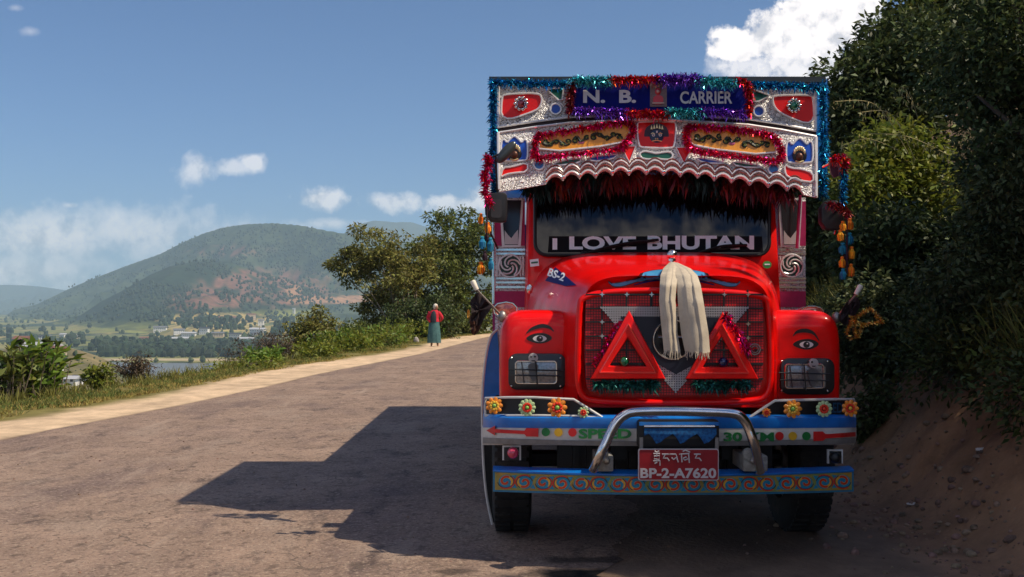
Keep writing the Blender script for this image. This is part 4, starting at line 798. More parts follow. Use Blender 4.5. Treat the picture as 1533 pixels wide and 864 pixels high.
# marker rods with white caps
for x0, y0, x1, y1 in ((752, 474, 711, 431), (1252, 476, 1284, 438)):
    k = MB().tube([P(x0, y0, 6.6), P(x1, y1, 6.5)], .007, 6); k.ball(P(x0, y0, 6.6), (.03, .03, .04), 10, 7); r = k.build('marker_rod', STEEL, T, sm=True)
    a, b = P(x1+(3 if x1 < 900 else -3), y1+3, 6.5), P(x1-(4 if x1 < 900 else -5), y1-11, 6.5); MB().tube([a, a.lerp(b, .85), b], [.014, .019, .013], 12).build('rod_cap', mat('cap_cream', (.72,.66,.55), .5), r, sm=True)
def cloth(name, label, o, D, m, cat, amp=.02):
    q = chaik(o, 1); k = MB(); xs = [p[0] for p in q]; ys = [p[1] for p in q]; base = P(q[0][0], q[0][1], D); n = len(q); cx, cy = sum(xs)/n, sum(ys)/n
    rings = []
    for s in (1, .66, .33): rings.append([P(cx+(x-cx)*s, cy+(y-cy)*s, D+amp*math.sin(x*.45+y*.2+s*3))-base for x, y in q])
    vs = [p for r in rings for p in r]+[P(cx, cy, D)-base]; c = 3*n
    fs = [(i*n+k_, i*n+(k_+1) % n, (i+1)*n+(k_+1) % n, (i+1)*n+k_) for i in range(2) for k_ in range(n)]+[(2*n+k_, 2*n+(k_+1) % n, c) for k_ in range(n)]
    me = k.add(vs, fs); b2 = [(v[0], v[1]+.012, v[2]) for v in me.v]; f2 = [tuple(reversed(f)) for f in me.f]; m0 = len(me.v); me.v += b2; me.f += [tuple(i+m0 for i in f) for f in f2]
    me.f += [(k_, m0+k_, m0+(k_+1) % n, (k_+1) % n) for k_ in range(n)]
    return tag(me.build(name, m, None, loc=base, sm=True), label, cat)
DC = mat('dark_cloth', (.018,.008,.010), .8, var=.3)
cloth('black_streamer', 'black cloth streamer hanging from the left marker rod', [(714, 436), (724, 446), (736, 458), (736, 462), (726, 474), (722, 484), (713, 490), (712, 478), (704, 484), (706, 464), (703, 450), (709, 446)], 6.55, DC, 'streamer')
cloth('brown_streamer', 'small dark brown cloth below the left marker rod streamer', [(702, 474), (712, 470), (721, 482), (718, 496), (708, 504), (704, 492)], 6.62, mat('brown_cloth', (.06,.02,.012), .8), 'streamer')
cloth('black_streamer', 'black cloth streamer hanging from the right marker rod', [(1282, 442), (1290, 455), (1280, 472), (1266, 490), (1256, 478), (1264, 456)], 6.55, DC, 'streamer')
st = empty('gold_tinsel_star', P(1295, 480, 6.45), 'bent gold tinsel star hanging right of the fender against the dark bank', 'tinsel star')
k = [(1270, 492), (1276, 480), (1290, 470), (1303, 462), (1312, 472), (1321, 483), (1300, 484), (1290, 486), (1284, 505), (1280, 494), (1282, 480)]
def starpart(path, n, par):
    c = crv([P(x, y, 6.45) for x, y in path], 6); vs = []; fs = []
    for i in range(n):
        t = rng.uniform(0, len(c)-1.01); p = c[int(t)].lerp(c[int(t)+1], t-int(t)); d = Vector(rng.normal(size=3)).normalized()*.020; q = d.cross(Vector(rng.normal(size=3))).normalized()*.004; j = len(vs); vs += [p-q, p+q, p+d+q*.3, p+d-q*.3]; fs.append((j, j+1, j+2, j+3))
    MB().add(vs, fs).build('gold_strand', GOLD, par, recalc=False)
starpart(k[:6], 380, st); starpart(k[5:8]+[(1272, 474)], 200, st); starpart(k[7:], 220, st); starpart([(1270, 492), (1268, 500), (1276, 508)], 60, st)
cloth('gold_streamer', 'scrap of gold tinsel below the left marker rod', [(700, 462), (704, 466), (703, 478), (699, 476)], 6.5, GOLD, 'streamer', .01)
# the scarf
def scarf():
    base = P(1006, 392, 6.55); me = MB()
    def lobe(L, R, ph, seed):   # L, R edge polylines in pixels: pairs for each level
        n = 26; rows = []
        for j in range(len(L)*5-4):
            t = j/5; k = min(int(t), len(L)-2); f = t-k; a = [lerp(L[k][i], L[k+1][i], f) for i in (0, 1, 2)]; b = [lerp(R[k][i], R[k+1][i], f) for i in (0, 1, 2)]
            row = []
            for i in range(n+1):
                s = i/n; fold = (.0045*math.sin(s*4+ph+j*.08)+.002*math.sin(j*.8+s*4)+.002*math.sin(j*.33+s*9))*(.6+.15*t)+.010*(1 if s > .70+.03*math.sin(j*.3) else 0)+.006*(1 if s > .33+.02*math.sin(j*.2+1) else 0)
                row.append(P(lerp(a[0], b[0], s), lerp(a[1], b[1], s)+(rng.uniform(-2, 1.5) if j == len(L)*5-5 else 0), lerp(a[2], b[2], s)-fold-.03*math.sin(PI*s)))
            rows.append(row)
        m = len(rows); vs = [p-base for r in rows for p in r]; w = n+1
        fs = [(j*w+i, j*w+i+1, (j+1)*w+i+1, (j+1)*w+i) for j in range(m-1) for i in range(n)]
        N0 = len(vs); vs += [v+Vector((0, .008, 0)) for v in vs]; fs += [tuple(reversed([i+N0 for i in f])) for f in fs]
        me.add(vs, fs)
        fr = MB(); lastr = rows[-1]
        for i in range(0, n, 1):
            p = lastr[i]; fr.tube([p, p+Vector((rng.uniform(-.012, .012), rng.uniform(-.01, .01), -rng.uniform(.02, .05)))], .0018, 4)
        return fr
    f1 = lobe([(1002, 393, 6.42), (993, 402, 6.20), (989, 412, 6.08), (988, 427, 6.01), (987, 450, 5.99), (989, 475, 5.98), (991, 495, 5.98), (994, 524, 5.98)], [(1010, 392, 6.42), (1013, 401, 6.20), (1014, 412, 6.08), (1013, 427, 6.01), (1011, 450, 5.99), (1014, 475, 5.98), (1014, 497, 5.98), (1019, 528, 5.98)], 0, 1)
    f2 = lobe([(1005, 392, 6.42), (1008, 402, 6.18), (1012, 412, 6.06), (1014, 427, 6.0), (1015, 450, 5.97), (1017, 475, 5.96), (1020, 500, 5.96), (1026, 527, 5.96)], [(1014, 393, 6.42), (1034, 402, 6.18), (1044, 412, 6.06), (1049, 427, 6.0), (1053, 450, 5.97), (1057, 475, 5.96), (1061, 500, 5.96), (1063, 528, 5.96)], 2, 2)
    o = me.build('ceremonial_scarf', CLOTH, None, loc=base, sm=True, ang=180, recalc=False); tag(o, 'cream silk scarf knotted on the bonnet and hanging over the grille', 'scarf')
    for f in (f1, f2): f.v = [tuple(Vector(v)) for v in f.v]; f.build('scarf_fringe', CLOTH, o)
scarf()
# ------------------------------------------------------------ road, verge, hillside
ET = [(-40, -9.5), (-10, -7.6), (0, -6.95), (11.7, -6.0), (16, -5.15), (19.2, -4.7), (22.9, -4.36), (32, -2.86), (49, -1.1), (58, .9), (72, 6), (95, 20), (130, 50)]
def E(y): return interp(y, ET)
def nz2(x, y, s=1.0, o=0): return noise.noise(Vector((x*s+o, y*s-o, o*.7)))
def sheet(name, us, ys, fn, m, kind='structure', attr=None, parent=None, sm=True):
    vs = [fn(u, y) for y in ys for u in us]; w = len(us)
    fs = [(j*w+i, j*w+i+1, (j+1)*w+i+1, (j+1)*w+i) for j in range(len(ys)-1) for i in range(w-1)]
    o = MB().add(vs, fs).build(name, m, parent, sm=sm, ang=180, recalc=False)
    if kind: o['kind'] = kind
    if attr:
        ca = o.data.color_attributes.new('cover', 'FLOAT_COLOR', 'POINT'); ca.data.foreach_set('color', np.array([(*attr(u, y, v), 1) for (v, (u, y)) in zip(vs, [(u, y) for y in ys for u in us])], dtype=np.float32).ravel())
    return o
def attr_mat(name, rough, bump, bscale, var, vscale, bump2=0, b2=6):
    m = mat(name, (.5,.5,.5), rough, bump=bump, bscale=bscale); N = m.node_tree.nodes; L = m.node_tree.links; b = N['Principled BSDF']; b.inputs['Specular IOR Level'].default_value = .25
    a = N.new('ShaderNodeAttribute'); a.attribute_name = 'cover'; tc = N.new('ShaderNodeTexCoord'); n = N.new('ShaderNodeTexNoise'); L.new(tc.outputs['Object'], n.inputs['Vector']); n.inputs['Scale'].default_value = vscale; n.inputs['Detail'].default_value = 10; n.inputs['Roughness'].default_value = .7
    r = N.new('ShaderNodeMapRange'); L.new(n.outputs[0], r.inputs[0]); r.inputs[1].default_value = .3; r.inputs[2].default_value = .7; r.inputs[3].default_value = 1-var; r.inputs[4].default_value = 1+var
    h = N.new('ShaderNodeHueSaturation'); L.new(a.outputs['Color'], h.inputs['Color']); L.new(r.outputs[0], h.inputs['Value']); L.new(h.outputs[0], b.inputs['Base Color']); return m
def bankh(d, x, y):    # height of the cut bank and the hillside above it, d metres right of its toe
    if d < 0: return 0
    h = (.95*min(d/.95, 1)**1.25 if d < .95 else .95)+(max(0, d-.95)*.80 if d < 16 else 12)
    h += .16*nz2(x, y, 1.3, 3)*min(d*1.5, 1)+.10*nz2(x, y, 4, 9)*min(d*2, 1)+.045*nz2(x, y, 9, 5)*min(d*3, 1)+.02*nz2(x, y, 19, 5)*min(d*3, 1)+.5*nz2(x, y, .25, 5)*min(max(d-1, 0)*.4, 1)
    return max(h, 0)
def toe(y): return E(max(y, 9))+9.25+.25*nz2(0, y, .35, 2)+(.0 if y > 7 else (7-y)*.02)
def ground_z(x, y):
    s = x-E(y)
    if s < -2.7: t = -2.7-s; return -.12*min(t, 1)-max(0, t-.5)*.62+.18*nz2(x, y, .8, 4)*min(t, 1)
    if s < -.2: return .05*nz2(x, y, .9, 1)*min(1, (-.2-s))+.02*nz2(x, y, 4, 1)*min(1, (-.2-s))
    if x > toe(y): return bankh(x-toe(y), x, y)
    return 0
def gcol(u, y, v):
    x = v[0]; s = x-E(y); n = nz2(x, y, .9, 1)*.5+nz2(x, y, 3.1, 2)*.3; sand = (.58,.42,.27); grass = (.17,.145,.045); dirt = (.25,.155,.10); soil = (.29,.165,.088)
    if s < 0:
        sw = -1.45-.25*math.sin(y*.31)+n*.7
        t = min(max((sw-s)/.35+.5, 0), 1); c = [lerp(a, b, t) for a, b in zip(sand, grass)]; k = 1+.35*n
        if s < -2.9: c = [lerp(a, b, min((-2.9-s)/1, 1)) for a, b in zip(c, (.06,.07,.02))]
        return tuple(max(q*k, .01) for q in c)
    k = 1+.5*n
    if x > toe(y)-.4: return tuple(lerp(a, b, min(max((x-toe(y)+.4)/.8, 0), 1))*k for a, b in zip(dirt, soil))
    return tuple(q*k for q in (.19,.13,.09))
us = [-70, -50, -35, -24, -16, -11, -8, -6, -5, -4.4, -4.0, -3.7]+list(np.arange(-3.5, .01, .14))+[1, 3, 5, 6, 6.8, 7.4, 8, 8.5, 8.9]+list(np.arange(9.1, 12.0, .06))+list(np.arange(12.0, 12.55, .15))+list(np.arange(12.6, 20, .4))+[21, 23, 26, 30, 36, 45]
ys = list(np.arange(-40, 0, 4))+list(np.arange(0, 4, .5))+list(np.arange(4, 12, .09))+list(np.arange(12, 16, .16))+list(np.arange(16, 40, .4))+list(np.arange(40, 80, 1.2))+list(np.arange(80, 131, 5))
GM = attr_mat('verge_soil', .95, .012, 22, .35, 2.2)
sheet('ground', us, ys, lambda u, y: (E(y)+u, y, ground_z(E(y)+u, y)-(0 if u < 0 else 0)), GM, attr=gcol)
# asphalt: 4 mm over the ground, ragged edges, repaired patches as colour
rm = mat('asphalt', (.24,.165,.125), .88, col2=(.31,.215,.16), scale=.9, var=.20, bump=.012, bscale=40, spec=.25, thr=(.3, .7))
def asphalt_extra():
    N = rm.node_tree.nodes; L = rm.node_tree.links; b = N['Principled BSDF']; old = b.inputs['Base Color'].links[0].from_socket; tc = N.new('ShaderNodeTexCoord')
    def n(st, sc, lo, hi, rot=0, d=8):
        mp = N.new('ShaderNodeMapping'); mp.inputs['Scale'].default_value = st; mp.inputs['Rotation'].default_value = (0, 0, rot); L.new(tc.outputs['Object'], mp.inputs[0])
        t = N.new('ShaderNodeTexNoise'); t.inputs['Scale'].default_value = sc; t.inputs['Detail'].default_value = d; t.inputs['Roughness'].default_value = .65; L.new(mp.outputs[0], t.inputs['Vector'])
        r = N.new('ShaderNodeMapRange'); r.inputs[1].default_value = lo; r.inputs[2].default_value = hi; L.new(t.outputs[0], r.inputs[0]); return r.outputs[0]
    cur = old
    for f, c in ((n((1.0, .45, 1), 1.0, .50, .66, .15), (.130,.090,.085)), (n((1.2, .6, 1), 2.4, .56, .66, .2), (.065,.047,.045)), (n((1.4, .9, 1), .8, .54, .62, .9), (.30,.22,.17)), (n((1, 1, 1), 30, .52, .70, 0, 4), (.46,.35,.26)), (n((1, 1, 1), 38, .56, .68, 1, 4), (.05,.036,.03)), (n((1, 1, 1), 9, .54, .66, 2, 6), (.10,.07,.055)), (n((2.2, .22, 1), 1.3, .62, .70, .1), (.36,.27,.21))):
        m = N.new('ShaderNodeMix'); m.data_type = 'RGBA'; h = N.new('ShaderNodeMath'); h.operation = 'MULTIPLY'; h.inputs[1].default_value = .75; L.new(f, h.inputs[0]); L.new(h.outputs[0], m.inputs[0]); L.new(cur, m.inputs[6]); m.inputs[7].default_value = (*c, 1); cur = m.outputs[2]
    # hairline cracks and worn wheel tracks
    vo = N.new('ShaderNodeTexVoronoi'); vo.feature = 'DISTANCE_TO_EDGE'; vo.inputs['Scale'].default_value = .75; mm = N.new('ShaderNodeMix'); mm.data_type = 'RGBA'; mm.blend_type = 'LINEAR_LIGHT'; mm.inputs[0].default_value = .35; tn = N.new('ShaderNodeTexNoise'); tn.inputs['Scale'].default_value = 3; tn.inputs['Detail'].default_value = 8; L.new(tc.outputs['Object'], tn.inputs['Vector']); L.new(tc.outputs['Object'], mm.inputs[6]); L.new(tn.outputs['Color'], mm.inputs[7]); L.new(mm.outputs[2], vo.inputs['Vector'])
    r = N.new('ShaderNodeMapRange'); r.inputs[1].default_value = .009; r.inputs[2].default_value = .003; L.new(vo.outputs['Distance'], r.inputs[0]); mk = N.new('ShaderNodeMath'); mk.operation = 'MULTIPLY'; L.new(r.outputs[0], mk.inputs[0]); L.new(n((1, 1, 1), .5, .48, .60, 2, 3), mk.inputs[1]); m = N.new('ShaderNodeMix'); m.data_type = 'RGBA'; L.new(mk.outputs[0], m.inputs[0]); L.new(cur, m.inputs[6]); m.inputs[7].default_value = (.13,.095,.075,1); cur = m.outputs[2]
    # oil soaked into the surface in front of the engine
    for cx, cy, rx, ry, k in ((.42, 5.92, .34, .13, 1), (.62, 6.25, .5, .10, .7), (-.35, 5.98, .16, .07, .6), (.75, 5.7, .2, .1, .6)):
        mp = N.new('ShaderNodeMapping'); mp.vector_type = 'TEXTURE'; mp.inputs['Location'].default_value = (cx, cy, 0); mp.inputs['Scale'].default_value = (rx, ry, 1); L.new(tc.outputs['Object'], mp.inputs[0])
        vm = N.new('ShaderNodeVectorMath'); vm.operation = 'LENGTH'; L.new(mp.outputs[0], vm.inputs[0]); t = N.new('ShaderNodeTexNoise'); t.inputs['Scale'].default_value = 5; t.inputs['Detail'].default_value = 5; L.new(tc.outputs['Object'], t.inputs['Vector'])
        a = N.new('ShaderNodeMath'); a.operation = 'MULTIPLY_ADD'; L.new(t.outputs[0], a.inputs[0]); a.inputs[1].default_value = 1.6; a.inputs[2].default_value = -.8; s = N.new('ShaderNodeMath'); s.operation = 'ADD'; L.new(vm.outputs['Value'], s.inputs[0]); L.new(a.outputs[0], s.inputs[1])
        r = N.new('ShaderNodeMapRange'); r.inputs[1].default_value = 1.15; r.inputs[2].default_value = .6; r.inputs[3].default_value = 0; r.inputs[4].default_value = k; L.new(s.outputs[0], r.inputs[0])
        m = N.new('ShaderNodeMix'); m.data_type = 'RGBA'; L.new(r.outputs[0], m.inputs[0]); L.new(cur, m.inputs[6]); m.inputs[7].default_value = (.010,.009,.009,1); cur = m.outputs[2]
    L.new(cur, b.inputs['Base Color'])
asphalt_extra()
def rl(y): return .10*nz2(0, y, .8, 6)+.05*nz2(0, y, 3.5, 7)
def rr(y): return 7.35+.30*nz2(4, y, .6, 8)+.22*nz2(0, y, 2.1, 3)+.10*nz2(3, y, 6, 3)+interp(y, [(4, -.2), (7.5, -.1), (12, .4)])
ut_ = np.linspace(0, 1, 9)
sheet('road', ut_, [y for y in ys if y < 125], lambda u, y: (E(y)+lerp(rl(y), rr(y), u), y, .004), rm)
# ------------------------------------------------------------ valley and mountains
FLOOR = -60.0
M1 = [(-600, 520), (-60, 492), (0, 478), (20, 463), (55, 453), (100, 431), (150, 412), (200, 394), (240, 380), (275, 362), (305, 349), (335, 340), (370, 335), (410, 333.5), (450, 337), (490, 345), (520, 350), (600, 362), (700, 375), (900, 395), (1400, 440), (2000, 470)]
M2 = [(-600, 540), (60, 510), (100, 486), (150, 452), (185, 434), (225, 411), (255, 398), (290, 391), (340, 391), (380, 404), (430, 418), (480, 430), (540, 440), (620, 446), (800, 452), (1400, 470)]
M3 = [(-600, 428), (-100, 424), (0, 426), (60, 428), (110, 436), (160, 450), (300, 470), (470, 400), (505, 352), (530, 334), (560, 327), (600, 329), (640, 338), (700, 350), (800, 380), (1000, 400), (1500, 430)]
def ridge(x, y, tab, y0, y1, back, gul, seed):
    px = HX+F*x/y; py = interp(px, tab); D1 = y1*(1+.10*math.sin(px*.006+seed)); D0 = y0*(1+.10*math.sin(px*.011+seed*2)); top = EYE+(HY-py)/F*D1
    if top < FLOOR: return FLOOR
    if y <= D0: return FLOOR
    if y < D1:
        t = (y-D0)/(D1-D0); h = lerp(FLOOR, top, t**1.12)
        amp = gul*math.sin(PI*min(t*1.05, 1))**.8*min((top-FLOOR)/250, 1); r = 1-abs(noise.noise(Vector((x/330+seed, y/900, seed)))*2); r2 = 1-abs(noise.noise(Vector((x/120, y/260+seed, 3)))*2)
        return h-amp*(1-r)*1.0-amp*.40*(1-r2)-amp*.16*noise.noise(Vector((x/45, y/80, seed)))
    return max(top-(y-D1)*back, FLOOR)
def valley(x, y):
    h = FLOOR+3*noise.noise(Vector((x/200, y/200, 1)))
    h = max(h, ridge(x, y, M1, 2700, 4600, .5, 135, 1.3), ridge(x, y, M2, 2150, 3300, .45, 95, 4.1), ridge(x, y, M3, 6000, 9000, .5, 150, 7.7))
    px = HX+F*x/y
    # terraced foothill under the red slopes, and the near spur at the left
    d = ((px-325)/105)**2+((y-2050)/330)**2; h = max(h, FLOOR+26*max(0, 1-d)**.7 if d < 1 else -99)
    d = ((px-60)/190)**2+((y-560)/190)**2; h = max(h, FLOOR+38*max(0, 1-d)**.8 if d < 1 else -99)
    d = ((px+70)/135)**2+((y-330)/110)**2; h = max(h, FLOOR+50*max(0, 1-d)**.8 if d < 1 else -99)
    d = ((px-480)/140)**2+((y-1750)/330)**2; h = max(h, FLOOR+30*max(0, 1-d)**.7 if d < 1 else -99)
    # the river bed
    ry = 1000+40*math.sin(x/130)+.10*x
    if abs(y-ry) < 125 and y > 700: h = min(h, FLOOR-2.5+2.5*max(0, (abs(y-ry)-98)/23))
    return h
def vcol(u, y, v):
    x, y, h = v; px = HX+F*x/y; n1 = noise.noise(Vector((x/90, y/90, 2))); n2 = noise.noise(Vector((x/28, y/40, 5))); n3 = noise.noise(Vector((x/300, y/300, 8)))
    py = HY-(h-EYE)/y*F
    forest = (.026,.044,.024); scrub = (.062,.080,.036); field = (.20,.21,.055); gold = (.33,.26,.09); red = (.20,.095,.065); earth = (.36,.19,.10); drk = (.018,.034,.018)
    def mx(a, b, t): t = min(max(t, 0), 1); return tuple(lerp(p, q, t) for p, q in zip(a, b))
    if y > 5600: return (.05,.07,.05)
    if h < FLOOR+7 or y < 2100:
        c = mx(field, gold, n1*1.6+.35); c = mx(c, forest, (n2+n3*1.3-.05)*4)
        strips = noise.noise(Vector((x/60, y/18, 11))); c = mx(c, scrub, strips*2)
        if y < 800: c = mx((.22,.17,.075), scrub, n2*2.5+.4)
        if 1090 < y < 1180 and px > 150: c = mx((.50,.38,.25), field, (y-1100)/50)
        if y > 1500 and abs(px-330) < 100 and h > FLOOR+12: c = mx((.40,.31,.12), scrub, n2*2)
        return c
    c = mx(forest, scrub, .45+n1*1.1+n2*.5)
    if y < 3400: c = mx(drk, c, (n1+.35+(px-330)/260)*1.1)
    # bare red ground low on the right slopes
    w = max(0, 1-((px-400)/120)**2-((py-432)/34)**2); w2 = max(0, 1-((px-300)/60)**2-((py-452)/24)**2); c = mx(c, red, (w*1.5+w2*.9)*(.55+n2*2.2+n1*.9))
    w = max(0, 1-((px-345)/75)**2-((py-376)/10)**2); c = mx(c, red, w*(n2*3+.2))
    w = max(0, 1-((px-500)/75)**4-((py-(449-.02*(px-500)))/7.0)**2); c = mx(c, earth, w*2.2*(.8+n2*1.6))
    w = max(0, 1-((px-440)/14)**2-((py-436)/12)**2); c = mx(c, earth, w*1.3)
    w = max(0, 1-((px-430)/80)**2-((py-472)/10)**2); c = mx(c, field, w)
    t_ = ((px-325)/85)**2+((py-478)/9)**2
    if t_ < 1.2: c = mx((.42,.31,.11), scrub, n2*1.5+t_*.4)
    elif py > 478: c = mx(c, field, (py-478)/14*(n1+.6))
    return c
VM = attr_mat('valley_cover', 1.0, 0, 1, .45, .035)
az = list(np.linspace(-1.25, -.62, 22))+list(np.linspace(-.60, .06, 300))+list(np.linspace(.09, 1.2, 24))
rs = list(np.geomspace(70, 700, 50))+list(np.geomspace(715, 2000, 90))+list(np.geomspace(2020, 4900, 190))+list(np.geomspace(5100, 10500, 50))
def vfn(a, r): x, y = a*r, r; return (x, y, valley(x, y) if r > 76 else FLOOR-6)
sheet('valley_terrain', az, rs, vfn, VM, attr=vcol)
WT = mat('river_water', (.17,.165,.135), .32, spec=.5, var=.1, scale=.02, bump=.25, bscale=.12)
m = MB(); xs = np.linspace(-1500, 500, 60)
for x0, x1 in zip(xs, xs[1:]):
    a, b = 1000+40*math.sin(x0/130)+.1*x0, 1000+40*math.sin(x1/130)+.1*x1; m.add([(x0, a-112, FLOOR-1), (x1, b-112, FLOOR-1), (x1, b+112, FLOOR-1), (x0, a+112, FLOOR-1)], [(0, 1, 2, 3)])
m.build('river', WT, sm=True)['kind'] = 'structure'
# ------------------------------------------------------------ vegetation
def leafmesh(c, d, ln, wd):      # numpy leaf cloud: centres, directions, length, width -> folded diamond leaves
    n = len(c); up = rng.normal(size=(n, 3)); up[:, 2] = abs(up[:, 2])+.6; d = d/np.linalg.norm(d, axis=1, keepdims=True)
    s = np.cross(d, up); s /= np.linalg.norm(s, axis=1, keepdims=True)+1e-9; nn = np.cross(s, d); ln = np.asarray(ln).reshape(-1, 1)*np.ones((n, 1)); wd = np.asarray(wd).reshape(-1, 1)*np.ones((n, 1))
    v = np.empty((n, 4, 3)); v[:, 0] = c; v[:, 1] = c+d*ln*.45+s*wd*.5+nn*wd*.2; v[:, 2] = c+d*ln-nn*ln*.12; v[:, 3] = c+d*ln*.45-s*wd*.5+nn*wd*.2
    return v.reshape(-1, 3)
GAPS = [(P(x, y, d), rad) for x, y, d, rad in ((1372, 688, 8.2, .15), (1386, 678, 8.4, .15), (1400, 666, 8.6, .16), (1414, 652, 8.8, .16), (1428, 636, 9.0, .15), (1300, 260, 13.2, .30), (1340, 230, 13.2, .35), (1385, 255, 13.2, .3), (1290, 310, 12.8, .25), (1345, 300, 12.9, .25))]   # openings in the leaves where sun comes through
def quadobj(name, v, m, parent=None, loc=(0, 0, 0), extra=None):
    c = v.reshape(-1, 4, 3)[:, 0]; k = np.ones(len(c), bool)
    for g, rad in GAPS:
        d = c-np.array(g); t = d@np.array(SUN); k &= (t < (.9 if rad > .2 else .08)) | (np.linalg.norm(d-t[:, None]*np.array(SUN), axis=1) > rad)
    v = v.reshape(-1, 4, 3)[k].reshape(-1, 3)
    n = len(v)//4; me = bpy.data.meshes.new(name); v = np.asarray(v, dtype=np.float32)-np.array(loc, dtype=np.float32)
    me.vertices.add(n*4); me.vertices.foreach_set('co', v.ravel()); me.loops.add(n*4); me.loops.foreach_set('vertex_index', np.arange(n*4, dtype=np.int32)); me.polygons.add(n)
    me.polygons.foreach_set('loop_start', np.arange(0, n*4, 4, dtype=np.int32)); me.polygons.foreach_set('loop_total', np.full(n, 4, dtype=np.int32)); me.update(calc_edges=True); me.validate(); me.materials.append(m)
    return link(bpy.data.objects.new(name, me), parent, loc)
def spray(c, R, n, ln, wd, flat=1.0, drop=.2):   # leaf clump: leaves outward from short twigs
    p = rng.normal(size=(n, 3)); p /= np.linalg.norm(p, axis=1, keepdims=True); r = rng.uniform(.35, 1, (n, 1))**.5; p[:, 2] *= flat; q = np.array(c)+p*r*R
    d = p+rng.normal(size=(n, 3))*.6; d[:, 2] -= drop; return leafmesh(q, d, rng.uniform(.6, 1.2, n)*ln, rng.uniform(.7, 1.2, n)*wd)
L1 = mat('leaf_dark', (.075,.100,.032), .55, island=.55, trans=.25, spec=.3); L2 = mat('leaf_mid', (.13,.155,.035), .55, island=.5, trans=.3, spec=.3)
L3 = mat('leaf_bright', (.17,.195,.025), .5, island=.4, trans=.35, spec=.35); L4 = mat('leaf_brown', (.10,.07,.045), .7, island=.5, trans=.2); L5 = mat('leaf_olive', (.20,.19,.045), .6, island=.45, trans=.3, spec=.3)
L6 = mat('leaf_yellow', (.24,.20,.04), .6, island=.4, trans=.3); L0 = mat('leaf_deep', (.080,.098,.038), .6, island=.5, trans=.2, spec=.2)
BARK = mat('bark', (.11,.085,.06), .9, var=.3, bump=.01, bscale=25); BARKP = mat('bark_pale', (.34,.28,.20), .85, var=.25, bump=.008, bscale=25)
def gz(x, y): return ground_z(x, y)
def tree(label, x, y, ell, lm, bark, nc, nl, ln, wd, R, cat='tree', name='tree', trunk_r=.14, group=None, base_z=None, limbs=14, drop=.2, flat=.7, hollow=.55):
    z0 = gz(x, y)-.1 if base_z is None else base_z; root = empty(name, (x, y, z0), label, cat, group); cs = []
    vol = [e[3]*e[4]*e[5] for e in ell]; vol = np.array(vol)**.7; vol /= vol.sum()
    for i in range(nc):
        e = ell[rng.choice(len(ell), p=vol)]; p = rng.normal(size=3); p /= np.linalg.norm(p); r = rng.uniform(hollow, 1)**.5*(1+.16*rng.normal())
        cs.append((e[0]+p[0]*r*e[3], e[1]+p[1]*r*e[4], e[2]+p[2]*r*e[5]))
    V = np.concatenate([spray(c, R*rng.uniform(.55, 1.3), int(nl*rng.uniform(.5, 1.4)), ln, wd, flat, drop) for c in cs])
    quadobj('crown', V, lm, root, (x, y, z0)); t = MB(); top = max(cs, key=lambda c: c[2]); mid = Vector((sum(e[0] for e in ell)/len(ell), sum(e[1] for e in ell)/len(ell), sum(e[2] for e in ell)/len(ell)))
    b = Vector((x, y, z0-.3)); c1 = crv([b, b.lerp(mid, .45)+Vector((.12, 0, 0)), mid], 6); t.tube([p-Vector((x, y, z0)) for p in c1], [lerp(trunk_r, trunk_r*.4, i/(len(c1)-1)) for i in range(len(c1))], 8)
    pick = rng.choice(len(cs), min(limbs, len(cs)), replace=False)
    for i in pick:
        f = rng.uniform(.25, .95); s = c1[int(f*(len(c1)-1))]; e = Vector(cs[i]); m_ = s.lerp(e, .5)+Vector((rng.normal()*.1, 0, .1)); q = crv([s, m_, e], 4); t.tube([p-Vector((x, y, z0)) for p in q], [lerp(trunk_r*.42, .012, k/(len(q)-1)) for k in range(len(q))], 6)
    t.build('trunk', bark, root, (x, y, z0), sm=True, ang=180); return root
def E_(px0, px1, py0, py1, D, dy=None):   # an ellipsoid filling a pixel box at distance D
    a = P(px0, py0, D); b = P(px1, py1, D); rx, rz = abs(b.x-a.x)/2, abs(a.z-b.z)/2; return ((a.x+b.x)/2, D, (a.z+b.z)/2, rx, dy or rx*.8, rz)
# trees across the road
tree('feathery olive tree with a pale forked trunk, left of the dense dark tree', P(632, 500, 50).x, 50, [E_(515, 600, 335, 400, 50), E_(520, 640, 375, 450, 50), E_(500, 560, 378, 420, 50), E_(560, 655, 350, 430, 51), E_(540, 640, 430, 500, 51)], L5, BARKP, 210, 75, .24, .085, .48, trunk_r=.16, base_z=-2.2, limbs=22, flat=.45)
tree('dense dark green tree behind the walking person, between the feathery tree and the truck', P(690, 500, 54).x, 55, [E_(640, 720, 312, 400, 54), E_(610, 700, 350, 470, 53), E_(670, 770, 330, 480, 55), E_(600, 745, 430, 510, 54), E_(585, 660, 365, 450, 52)], L2, BARK, 300, 80, .24, .10, .55, trunk_r=.25, base_z=-1.5, limbs=18, flat=.55)
tree('low dark shrub filling the gap under the feathery tree beside the walking person', P(600, 510, 46).x-.8, 46.5, [E_(560, 650, 455, 512, 46.5), E_(600, 690, 440, 512, 47)], L1, BARK, 100, 70, .20, .09, .42, cat='shrub', name='shrub', trunk_r=.08, base_z=-1.2)
tree('round olive bush standing alone above the verge left of the feathery tree', P(480, 520, 38).x, 38, [E_(438, 512, 470, 540, 38), E_(455, 495, 462, 500, 38)], L5, BARK, 80, 60, .15, .07, .30, cat='shrub', name='shrub', trunk_r=.06, base_z=-1.3)
tree('bright green bush between the olive bush and the feathery tree', P(545, 515, 38).x, 38.5, [E_(505, 585, 486, 532, 38)], L2, BARK, 70, 60, .15, .07, .28, cat='shrub', name='shrub', trunk_r=.06, base_z=-1.0)
